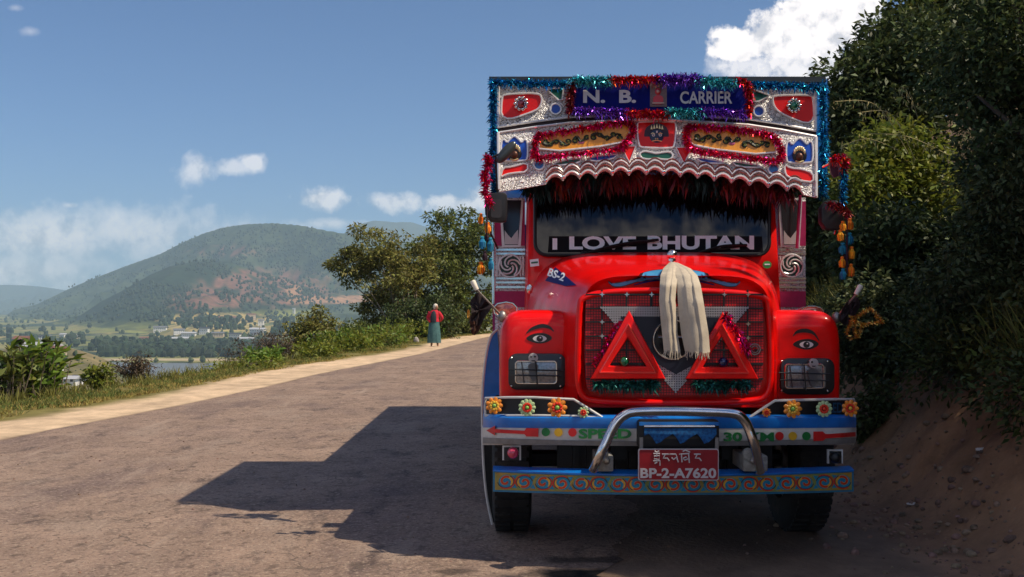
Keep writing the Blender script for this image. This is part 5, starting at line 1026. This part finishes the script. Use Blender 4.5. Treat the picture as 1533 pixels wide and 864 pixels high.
tree('brown withered bush on the verge edge left of the olive bush', P(395, 530, 29).x, 29.5, [E_(340, 452, 503, 560, 29.3), E_(390, 445, 497, 540, 29.5)], L4, BARK, 90, 55, .10, .022, .22, cat='shrub', name='shrub', trunk_r=.03, base_z=-1.0, limbs=60, hollow=.2, flat=1)
tree('dark twiggy bush with bare stems on the verge in front of the river', P(200, 550, 21).x, 21.3, [E_(166, 232, 534, 572, 21), E_(190, 224, 528, 560, 21)], mat('leaf_seed', (.07,.045,.02), .7, island=.5), BARK, 60, 26, .07, .02, .13, cat='shrub', name='shrub', trunk_r=.02, base_z=-.6, limbs=58, hollow=.1, flat=1)
tree('small green leafy plant between the broad-leaved plants and the twiggy bush', P(146, 560, 20).x, 20.2, [E_(132, 164, 545, 585, 20)], L3, BARK, 26, 26, .13, .06, .13, cat='shrub', name='shrub', trunk_r=.02, base_z=-.5)
tree('low green plant on the verge just right of the river view', P(375, 550, 25).x, 25.3, [E_(330, 420, 540, 563, 25), E_(300, 345, 548, 566, 24)], L3, BARK, 50, 30, .13, .04, .16, cat='shrub', name='shrub', trunk_r=.02, base_z=-.4)
# broad-leaved plants at the left
def bigleaf(label, px, py, D, n, h, lm):
    c = P(px, py, D); z0 = -.5; root = empty('broad_leaved_plant', (c.x, D, z0), label, 'plant'); st = MB(); V = []
    for i in range(n):
        a = rng.uniform(0, 6.28); r = rng.uniform(.05, .5)*h*.6; b = Vector((rng.normal()*.12, rng.normal()*.12, 0)); e = b+Vector((math.cos(a)*r, math.sin(a)*r, h*rng.uniform(.45, 1.0)+.3)); q = crv([b, b.lerp(e, .5)+Vector((0, 0, .1)), e], 3); st.tube(q, [.014, .013, .012, .011, .010, .008, .006], 5)
        for k in range(7):
            f = q[2+k] if 2+k < len(q) else q[-1]; d = np.array([[math.cos(a+rng.normal()*1.2), math.sin(a+rng.normal()*1.2), rng.uniform(.1, .9)]]); V.append(leafmesh(np.array([[c.x+f.x, D+f.y, z0+f.z]]), d, rng.uniform(.15, .30), rng.uniform(.06, .11)))
    quadobj('leaves', np.concatenate(V), lm, root, (c.x, D, z0)); st.build('stems', BARK, root, (c.x, D, z0), sm=True)
L7 = mat('leaf_lime', (.15,.23,.03), .45, island=.35, trans=.4, spec=.4)
bigleaf('tall dark broad-leaved plant at the far left edge of the verge', 12, 590, 16.6, 34, 1.05, L2); bigleaf('broad-leaved plant with lime leaves second from the left edge', 40, 590, 16.9, 34, 1.1, L7); bigleaf('broad-leaved plant with lime leaves, rightmost of the left clump', 72, 585, 17.6, 30, 1.0, L7); bigleaf('dark leafy plant peeping over the left clump of broad leaves', 56, 580, 18.0, 22, 1.15, L1)
# leafy weeds along the verge below the trees
for i, (px, D, s, lm, lab) in enumerate([(455, 33, .8, L3, 'leafy weed at the foot of the olive bush'), (490, 34, .85, L7, 'lime leafy weed below the right side of the olive bush'), (530, 36, .8, L3, 'leafy weed below the bright bush, left one'), (565, 38, .9, L7, 'lime leafy weed below the bright bush, right one'), (595, 40, .9, L3, 'leafy weed at the road edge left of the pale stone'), (680, 44, 1.1, L3, 'leafy weed just right of the walking person'), (705, 46, 1.1, L7, 'leafy weed by the sand near the truck mirror'), (735, 48, 1.2, L3, 'leafy weed half hidden behind the truck fender'), (425, 30, .6, L3, 'leafy weed at the foot of the withered bush, right side'), (350, 27, .5, L7, 'lime weed at the foot of the withered bush, left side')]):
    x = E(D)-2.7-.3*(i % 2); root = empty('weed', (x, D, gz(x, D)), lab, 'plant'); V = np.concatenate([spray((x+rng.normal()*.5*s, D+rng.normal()*.4, gz(x, D)+rng.uniform(.1, .75)*s), .22*s, 16, .20, .07, .8, .0) for _ in range(34)]); quadobj('leaves', V, lm, root, (x, D, gz(x, D)))
# grass on the verge
def grass(name, cx, cy, cz, n_per, ln, wd, lean, m, kind='stuff'):
    n = len(cx)*n_per; c = np.repeat(np.stack([cx, cy, cz], 1), n_per, 0)+rng.normal(size=(n, 3))*[.035, .035, 0]; d = rng.normal(size=(n, 3))*lean; d[:, 2] = 1; o = quadobj(name, leafmesh(c, d, rng.uniform(.5, 1.3, n)*ln, np.full(n, wd)), m); o['kind'] = kind; return o
def scatter(n, y0, y1, s0, s1, keep=None):
    yy = y0*(y1/y0)**rng.uniform(0, 1, n); ss = rng.uniform(s0, s1, n); xx = np.array([E(y) for y in yy])+ss
    k = np.array([nz2(x, y, .7, 12)+rng.uniform(-.4, .55) > 0 for x, y in zip(xx, yy)]); xx, yy = xx[k], yy[k]; return xx, yy, np.array([gz(x, y) for x, y in zip(xx, yy)])
GR1 = mat('dry_grass', (.33,.26,.07), .8, island=.4, trans=.3); GR2 = mat('green_grass', (.12,.15,.03), .8, island=.4, trans=.3)
x, y, z = scatter(9000, 11, 52, -3.3, -1.5); grass('dry_grass', x, y, z, 7, .075, .012, .7, GR1)
x, y, z = scatter(6000, 11, 55, -3.6, -1.7); grass('green_grass', x, y, z, 7, .10, .014, .6, GR2)
x, y, z = scatter(2600, 12, 52, -4.2, -2.7); grass('tall_verge_grass', x, y, z, 9, .24, .016, .4, L5)
# hillside growth
def hill_pts(n, y0, y1, d0, d1, thr=-.3):
    yy = y0*(y1/y0)**rng.uniform(0, 1, n); dd = d0+(d1-d0)*rng.uniform(0, 1, n)**1.3; xx = np.array([toe(a) for a in yy])+dd
    k = np.array([nz2(a, b, .55, 21)+rng.uniform(-.3, .3) > thr for a, b in zip(xx, yy)]); xx, yy = xx[k], yy[k]; return [(a, b, gz(a, b)) for a, b in zip(xx, yy)]
for name, pts, R, nl, ln, wd, lm in (('hillside_undergrowth', hill_pts(1500, 5, 34, .75, 7), .36, 90, .075, .032, L1), ('hillside_scrub', hill_pts(1000, 4, 34, 1.1, 9, -.05), .5, 80, .085, .036, L0), ('hillside_weeds', hill_pts(800, 6, 30, .8, 4.5, -.2), .30, 44, .085, .038, L2)):
    V = np.concatenate([spray((a, b, c+R*rng.uniform(.2, 1.1)), R, nl, ln, wd, .8, .1) for a, b, c in pts]); quadobj(name, V, lm)['kind'] = 'stuff'
pp = hill_pts(1300, 6, 26, .9, 4.5, -.2); a = np.array(pp); grass('hillside_grass', a[:, 0], a[:, 1], a[:, 2]+.1, 22, .55, .013, .45, L5)
# named trees and bushes of the hillside
HB = [('dark tree seen in the gap between the cab and the right mirror', 7.2, 21, [E_(1150, 1275, 190, 470, 21)], L1, 150, 80, .18, .08, .45, .14),
 ('big dark tree whose ragged top stands against the cloud right of the truck roof', 6.9, 17.5, [E_(1245, 1400, 70, 230, 17.5), E_(1290, 1440, 30, 200, 17.5), E_(1235, 1330, 110, 320, 17)], L1, 260, 80, .16, .065, .42, .2),
 ('tall dark tree at the top of the picture right of the cloud', 9.0, 19, [E_(1330, 1480, -30, 140, 19), E_(1400, 1560, -90, 120, 19)], L2, 240, 80, .17, .07, .5, .22),
 ('dark tree overhanging from the upper right corner', 4.9, 8.6, [E_(1405, 1660, -60, 190, 8.9), E_(1460, 1740, 60, 320, 8.7)], L1, 300, 80, .075, .034, .25, .12),
 ('near-black tree mass at the right edge of the picture', 4.6, 8.0, [E_(1455, 1760, 190, 440, 8.4), E_(1400, 1640, 340, 540, 8.5)], L0, 280, 80, .07, .032, .25, .10),
 ('yellow-green bush catching the sun on the hillside right of the truck crown', 5.0, 13.2, [E_(1275, 1400, 185, 290, 13.2), E_(1245, 1345, 240, 330, 12.8), E_(1350, 1440, 240, 330, 13)], L3, 130, 60, .10, .05, .26, .06),
 ('dark bush below the sunlit bush, level with the wing mirror', 4.5, 11.6, [E_(1262, 1400, 320, 430, 11.5), E_(1350, 1480, 330, 460, 11.3)], L1, 150, 70, .10, .045, .28, .07),
 ('low dark bush behind the right fender of the truck', 4.2, 10.2, [E_(1255, 1340, 430, 560, 10.4), E_(1320, 1440, 440, 560, 10.2)], L0, 140, 70, .09, .04, .26, .05),
 ('small leafy plant on the dirt bank beside the right end of the bumper', 3.45, 9.6, [E_(1278, 1330, 570, 660, 9.5)], L1, 46, 40, .06, .03, .12, .02),
 ('small dark shrub on the dirt bank at the right edge', 4.2, 8.2, [E_(1478, 1560, 590, 680, 8.2)], L0, 50, 50, .06, .03, .14, .03)]
for lab, x, y, ell, lm, nc, nl, ln, wd, R, tr in HB: tree(lab, x, y, ell, lm, BARK, nc, nl, ln, wd, R, cat='tree' if 'tree' in lab else 'bush', name='tree' if 'tree' in lab else 'shrub', trunk_r=tr, limbs=12)
# trees further up and beside the camera: they throw the shade on the right of the truck and the bank
SH = [(6.4, 4.4, 5.2, 1.6), (7.0, 6.9, 5.6, 1.6), (7.2, 5.9, 6.6, 2.0), (8.3, 4.2, 8.6, 2.2), (6.6, 3.4, 6.2, 1.9), (9.2, 2.2, 9.8, 2.4), (7.2, 1.2, 7.2, 2.1), (9.4, 7.2, 8.4, 2.0), (6.0, 5.2, 4.6, 1.5), (9.8, 5.4, 10.2, 2.0), (8.2, -1.0, 8.4, 2.4), (11.5, 9, 10.6, 2.4)]
for i, (x, y, h, r) in enumerate(SH):
    h -= 1.1
    tree('dark leafy tree on the hillside to the right of the camera', x, y, [(x, y, h-r*.4, r, r, r*.9), (x-.4, y+.3, h-r*1.5, r*.95, r*.95, r), (x, y, h-r*2.3, r*.9, r*.9, r*.9)], L1, BARK, 190, 60, .24, .14, .55, trunk_r=.15, limbs=6, group='hillside trees to the right of the camera')
# arching grass stems with drooping heads
m = MB(); V = []
for x0, y0, x1, y1, xm, ym in ((1360, 230, 1250, 152, 1312, 158), (1345, 225, 1262, 218, 1300, 208), (1370, 240, 1290, 168, 1335, 172), (1300, 200, 1420, 232, 1360, 205), (1375, 180, 1350, 130, 1365, 150)):
    c = crv([P(x0, y0, 12.2), P(xm, ym, 12.1), P(x1, y1, 12.0)], 8); m.tube(c, .004, 4)
    for p in c[6:]: V.append(leafmesh(np.array([p+Vector(rng.normal(size=3))*.03 for _ in range(4)]), rng.normal(size=(4, 3))*.3+[0, 0, -1], .07, .009))
o = m.build('arching_grass', mat('straw', (.42,.34,.14), .8), None, loc=(0, 0, 0)); tag(o, 'pale arching grass stems drooping over the sunlit bush beside the crown', 'grass'); quadobj('seed_heads', np.concatenate(V), MATS['straw'], o)
# rubble at the toe, stones, litter
STN = mat('stone', (.19,.125,.088), .9, var=.4, bump=.01, bscale=30, island=.4)
def stone(m, c, r):
    t = MB().ball((0, 0, 0), r, 7, 5); s = Vector(rng.uniform(.6, 1.25, 3)); o = rng.uniform(0, 50)
    m.add([(c[0]+x*s.x*(1+.3*noise.noise(Vector((x/r+o, y/r, z/r)))), c[1]+y*s.y*(1+.3*noise.noise(Vector((x/r, y/r+o, z/r)))), c[2]+z*s.z*.75) for x, y, z in t.v], t.f)
m = MB()
for i in range(1500):
    y = 5*(16/5)**rng.uniform(0, 1); d = rng.normal()*.45+.1; x = toe(y)+d; r = .008+.03*rng.uniform()**3; stone(m, (x, y, gz(x, y)+r*.3), r)
for i in range(500):
    y = rng.uniform(5, 12); x = rng.uniform(-6.5, 3.2) if i % 3 else rng.uniform(1.5, 3.2); r = .004+.008*rng.uniform()**2; stone(m, (x, y, .004+r*.3), r)
o = m.build('rubble', STN, sm=False); o['kind'] = 'stuff'
for px, py, D, r, lab in ((1512, 655, 8.1, .05, 'round pale stone on the bank at the right edge'), (1430, 632, 8.9, .04, 'small stone near the sunlit scrape on the bank'), (623, 500, 41, .20, 'pale boulder at the road edge left of the walking person')):
    c = P(px, py, D); z = gz(c.x, D); k = MB(); stone(k, (0, 0, 0), r); tag(k.build('stone', mat('pale_stone', (.36,.32,.30), .9, var=.2), None, loc=(c.x, D, z+r*.4), sm=True), lab, 'stone')
for px, py, lab, s in ((1470, 776, 'crumpled white plastic litter at the foot of the bank, nearer the camera', .032), (1366, 770, 'crumpled pale litter at the foot of the bank, left piece', .025), (1445, 608, 'scrap of pale litter high on the dirt bank', .03)):
    D = F*EYE/(py-HY) if py > 700 else 8.8; x = (px-HX)/F*D; k = MB(); t = MB().ball((0, 0, 0), 1, 9, 6); k.add([(a*s*1.6*(1+.5*noise.noise(Vector((a*3, b*3, c*3+px)))), b*s*(1+.5*noise.noise(Vector((a*4, b*3, c)))), c*s*.5*(1+.8*noise.noise(Vector((a, b*5, c*3))))) for a, b, c in t.v], t.f)
    tag(k.build('litter', mat('litter_white', (.55,.53,.50), .5), None, loc=(x, D, gz(x, D)+s*.3)), lab, 'litter')
# ------------------------------------------------------------ the far village and woods
def hit(px, py):
    prev = 300
    for D in np.geomspace(250, 5200, 420):
        p = P(px, py, D)
        if p.z <= valley(p.x, D):
            a, b = prev, D
            for _ in range(7):
                m = (a+b)/2; q = P(px, py, m); a, b = (a, m) if q.z <= valley(q.x, m) else (m, b)
            return Vector((P(px, py, b).x, b, valley(P(px, py, b).x, b)))
        prev = D
    return None
RF = [mat('roof_grey', (.16,.16,.17), .6, var=.2), mat('roof_rust', (.20,.09,.06), .7, var=.2), mat('roof_pale', (.45,.45,.46), .5, var=.1), mat('roof_dark', (.04,.04,.045), .6)]
WL = [mat('wall_white', (.72,.70,.66), .8, var=.1), mat('wall_cream', (.55,.42,.30), .8, var=.15), mat('wall_pink', (.50,.28,.20), .8)]
WN = mat('house_window', (.03,.03,.035), .3)
def house(px, py, w, d, h, wl, rf, label, rot=0):
    c = hit(px, py); w *= 1.3 if px > 200 else .8; h *= 1.25 if px > 200 else .85
    if c is None: return
    root = empty('house', c, label, 'house', 'houses in the valley'); root.rotation_euler.z = rot
    def sub(mb, n, m, par=root):
        me = MB(); me.v, me.f = mb.v, mb.f; o = me.build(n, m, None); o.parent = par; o.location = (0, 0, 0); return o
    wo = sub(MB().box((-w/2, -d/2, -2), (w/2, d/2, h)), 'wall', wl)
    nw = max(2, int(w/3.5))
    for fl_ in range(2 if h > 5 else 1):
        for i in range(nw): x = -w/2+(i+.5)*w/nw; z = .9+fl_*h*.48; sub(MB().box((x-.6, -d/2-.06, z), (x+.6, -d/2+.02, z+1.3)), 'window', WN, wo)
    e = 1.2; r = MB(); r.add([(-w/2-e, -d/2-e, h), (w/2+e, -d/2-e, h), (w/2+e, d/2+e, h), (-w/2-e, d/2+e, h), (-w/2-e, 0, h+d*.26), (w/2+e, 0, h+d*.26)], [(0, 1, 5, 4), (2, 3, 4, 5), (1, 2, 5), (3, 0, 4), (0, 3, 2, 1)]); sub(r, 'roof', rf)
HS = [(240, 497, 18, 10, 7, 0, 0, 'grey-roofed white house leftmost of the village row above the dark wood'), (268, 500, 14, 9, 6, 0, 0, 'white house second in the village row above the wood'), (283, 504, 20, 9, 5, 0, 2, 'long pale-roofed building below the village row'), (306, 500, 12, 9, 8, 0, 3, 'bright white tall house in the middle of the village row'), (272, 511, 22, 9, 4, 0, 2, 'pale low shed below the middle of the village'), (326, 504, 16, 9, 5, 1, 0, 'cream house right of the bright white one'), (352, 507, 14, 9, 6, 0, 3, 'dark-roofed house toward the right of the village'), (368, 514, 18, 9, 6, 0, 2, 'pale-roofed house beside the withered bush'), (386, 500, 18, 10, 6, 0, 2, 'pale house right of the village under the terraced hill'), (391, 489, 8, 8, 10, 0, 0, 'narrow white tower-like house on the right of the village'), (340, 482, 24, 12, 7, 2, 1, 'pink building on the terraced foothill'), (376, 478, 16, 10, 9, 1, 1, 'cream building with rust roof at the end of the terraced foothill'), (220, 512, 16, 9, 5, 1, 1, 'rust-roofed house left of the dark wood'), (246, 523, 20, 9, 4, 0, 2, 'pale-roofed shed in front of the dark wood near the river'), (210, 527, 18, 9, 4, 1, 1, 'rust-roofed low house near the river'), (60, 508, 18, 9, 6, 0, 3, 'dark-roofed house at the left of the fields'), (72, 507, 10, 8, 6, 0, 0, 'white gabled house beside the dark-roofed one on the left'), (95, 504, 14, 9, 5, 0, 2, 'small white house beyond the left fields'), (112, 507, 8, 7, 6, 1, 0, 'tiny cream house in the left fields'), (33, 521, 7, 6, 6, 2, 1, 'pink house at the left edge'), (62, 528, 22, 8, 4, 1, 2, 'long pale-roofed house on the near spur'), (84, 532, 10, 6, 4, 1, 1, 'cream house with rust roof on the near spur'), (80, 556, 9, 6, 3, 0, 3, 'dark flat-roofed building above the white one on the near slope'), (106, 574, 7, 5, 2.6, 0, 2, 'white building with dark openings just beyond the verge plants'), (120, 572, 6, 5, 2.4, 0, 3, 'white building partly hidden right of its neighbour'), (360, 522, 14, 8, 5, 0, 2, 'pale house low in the village by the far bank'), (405, 515, 14, 8, 6, 0, 0, 'grey-roofed house glimpsed through the withered bush'), (440, 470, 5, 5, 12, 0, 2, 'slim white tower on the red slope')]
for a in HS: house(*a[:5], WL[a[5]], RF[a[6]], a[7], rng.uniform(-.4, .4))
def blobs(name, pts, m):
    V = []; Fc = []; t = MB().ball((0, 0, 0), 1, 6, 4); tv = np.array(t.v); k = MB()
    for (x, y, z, r, h) in pts:
        j = 1+.22*rng.normal(size=len(tv)); n = len(V); V += [(x+a*r*q, y+b*r*q, z+h*.5+c*h*.55*q) for (a, b, c), q in zip(tv, j)]; Fc += [tuple(i+n for i in f) for f in t.f]
    k.v = V; k.f = Fc; o = k.build(name, m, recalc=False); o['kind'] = 'stuff'; return o
FW = mat('far_wood', (.022,.040,.018), .95, island=.4); FS = mat('far_scrub', (.050,.070,.026), .95, island=.4)
def fill(n, x0, x1, y0, y1, r, thr=0, sc=60, keep=None):
    o = []
    for i in range(n):
        px = rng.uniform(x0, x1); py = rng.uniform(y0, y1)
        if keep and not keep(px, py): continue
        c = hit(px, py)
        if c is None or noise.noise(Vector((c.x/sc, c.y/sc, 4)))+rng.uniform(-.25, .25) < thr: continue
        q = r*rng.uniform(.6, 1.3)*min(1, max(.22, c.y/1300)); o.append((c.x, c.y, c.z-.5, q*.55, q*1.25))
    return o
w = fill(380, 215, 420, 518, 536, 9, -.35)+fill(120, 130, 230, 512, 535, 9, -.1)+fill(160, 150, 260, 516, 534, 9, -.5)+fill(120, 245, 380, 478, 494, 9, -.3)+fill(90, 0, 140, 490, 520, 9, 0)+fill(160, 410, 520, 480, 540, 9, -.2)+fill(60, 230, 400, 496, 516, 6, .0)
blobs('valley_woods', w, FW)
blobs('valley_scrub', fill(420, 0, 520, 484, 545, 6, .05)+[q for q in fill(200, 40, 170, 520, 560, 2.2, 0, 20) if q[1] > 380], FS)
blobs('mountain_forest', fill(5200, 0, 520, 338, 484, 7, -.04, 160), mat('hill_wood', (.030,.048,.026), .95, island=.25))
# ------------------------------------------------------------ the person on the verge
def person():
    bx, by = P(650, 517, 37.6).x, 37.6; root = empty('person', (bx, by, 0), 'person in red cardigan and long teal skirt with pale head cloth at the road edge', 'person')
    S_ = mat('skin', (.36,.19,.12), .6); n = 24
    def ring(z, rx, ry, cx=0, cy=0, w=0): return [(cx+rx*math.cos(2*PI*k/n)*(1+w*math.sin(k*2.6)), cy+ry*math.sin(2*PI*k/n)*(1+w*math.sin(k*2.6)), z) for k in range(n)]
    me = bpy.data.meshes.new('body'); v = [(0, 0, .88), (0, 0, 1.08), (0, 0, 1.26), (.03, 0, 1.36), (.05, 0, 1.42), (.06, -.01, 1.50), (-.16, 0, 1.26), (-.21, .02, 1.05), (-.12, -.12, .93), (.17, 0, 1.26), (.25, .04, 1.06), (.17, .10, .94), (-.08, 0, .80), (-.09, .02, .45), (-.10, .03, .07), (-.10, -.10, .03), (.08, 0, .80), (.10, -.02, .45), (.13, 0, .07), (.16, -.13, .03)]
    e = [(0,1),(1,2),(2,3),(3,4),(4,5),(2,6),(6,7),(7,8),(2,9),(9,10),(10,11),(0,12),(12,13),(13,14),(14,15),(0,16),(16,17),(17,18),(18,19)]
    r = [.14,.12,.12,.055,.08,.07,.055,.045,.032,.055,.045,.032,.085,.055,.04,.035,.085,.055,.04,.035]
    me.from_pydata(v, e, []); o = bpy.data.objects.new('body', me); link(o, root, (bx, by, 0)); md = o.modifiers.new('skin', 'SKIN'); md.use_smooth_shade = True
    for i, q in enumerate(r): me.skin_vertices[0].data[i].radius = (q, q)
    me.skin_vertices[0].data[0].use_root = True; sb = o.modifiers.new('subdivision', 'SUBSURF'); sb.levels = sb.render_levels = 1; me.materials.append(S_)
    MB().loft([ring(.14, .26, .20, .0, 0, .05), ring(.45, .24, .19, 0, 0, .05), ring(.75, .21, .17, 0, 0, .04), ring(.95, .18, .14, 0, 0, .02), ring(1.04, .16, .13)]).build('skirt', mat('teal_skirt', (.035,.10,.11), .85, col2=(.06,.15,.15), scale=9), root, (bx, by, 0), sm=True).location = (0, 0, 0)
    MB().loft([ring(.93, .19, .15), ring(1.06, .17, .14), ring(1.22, .19, .14), ring(1.33, .15, .11, .01), ring(1.38, .07, .07, .03)]).build('cardigan', mat('red_cardigan', (.55,.015,.035), .85, var=.2), root).location = (0, 0, 0)
    for pts in (((-.15, 0, 1.29), (-.235, .02, 1.06), (-.14, -.13, .94)), ((.15, 0, 1.29), (.29, .04, 1.08), (.19, .11, .95))): MB().tube(crv(pts, 4), [.075, .072, .07, .067, .063, .058, .054, .05, .045], 10).build('sleeve', MATS['red_cardigan'], root, sm=True).location = (0, 0, 0)
    MB().loft([ring(.92, .11, .05, -.02, -.125), ring(1.1, .115, .05, -.02, -.13), ring(1.27, .08, .05, -.01, -.11), ring(1.34, .04, .03, 0, -.08)]).build('dark_vest', mat('vest_dark', (.01,.02,.03), .8), root, sm=True).location = (0, 0, 0)
    MB().ball((.05, .0, 1.50), (.095, .105, .115), 16, 10).build('head_cloth', mat('head_cloth_pale', (.62,.55,.45), .8), root, sm=True).location = (0, 0, 0)
    f = MB(); f.ball((.085, -.045, 1.475), (.068, .068, .085), 14, 9); f.ball((.135, -.085, 1.475), (.018, .018, .02), 8, 5); f.build('face', S_, root, sm=True).location = (0, 0, 0)
    f = MB(); f.ball((.10, -.112, 1.49), .010, 6, 4); f.ball((.145, -.065, 1.49), .010, 6, 4); f.build('eyes', EB, root).location = (0, 0, 0)
person()
# ------------------------------------------------------------ air
hz = MB(); hz.box((-13500, -60, FLOOR-12), (13500, 10800, 800)); ho = hz.build('haze', None); ho['kind'] = 'stuff'
hm = bpy.data.materials.new('haze_air'); hm.use_nodes = True; N = hm.node_tree.nodes; N.remove(N['Principled BSDF']); pv = N.new('ShaderNodeVolumePrincipled'); pv.inputs['Color'].default_value = (.60,.82,1,1); pv.inputs['Density'].default_value = .00012; pv.inputs['Anisotropy'].default_value = .0
hm.node_tree.links.new(pv.outputs[0], N['Material Output'].inputs['Volume']); ho.data.materials.append(hm)
S.cycles.volume_bounces = 1; S.cycles.max_bounces = 8; S.cycles.transparent_max_bounces = 8; S.cycles.use_denoising = True
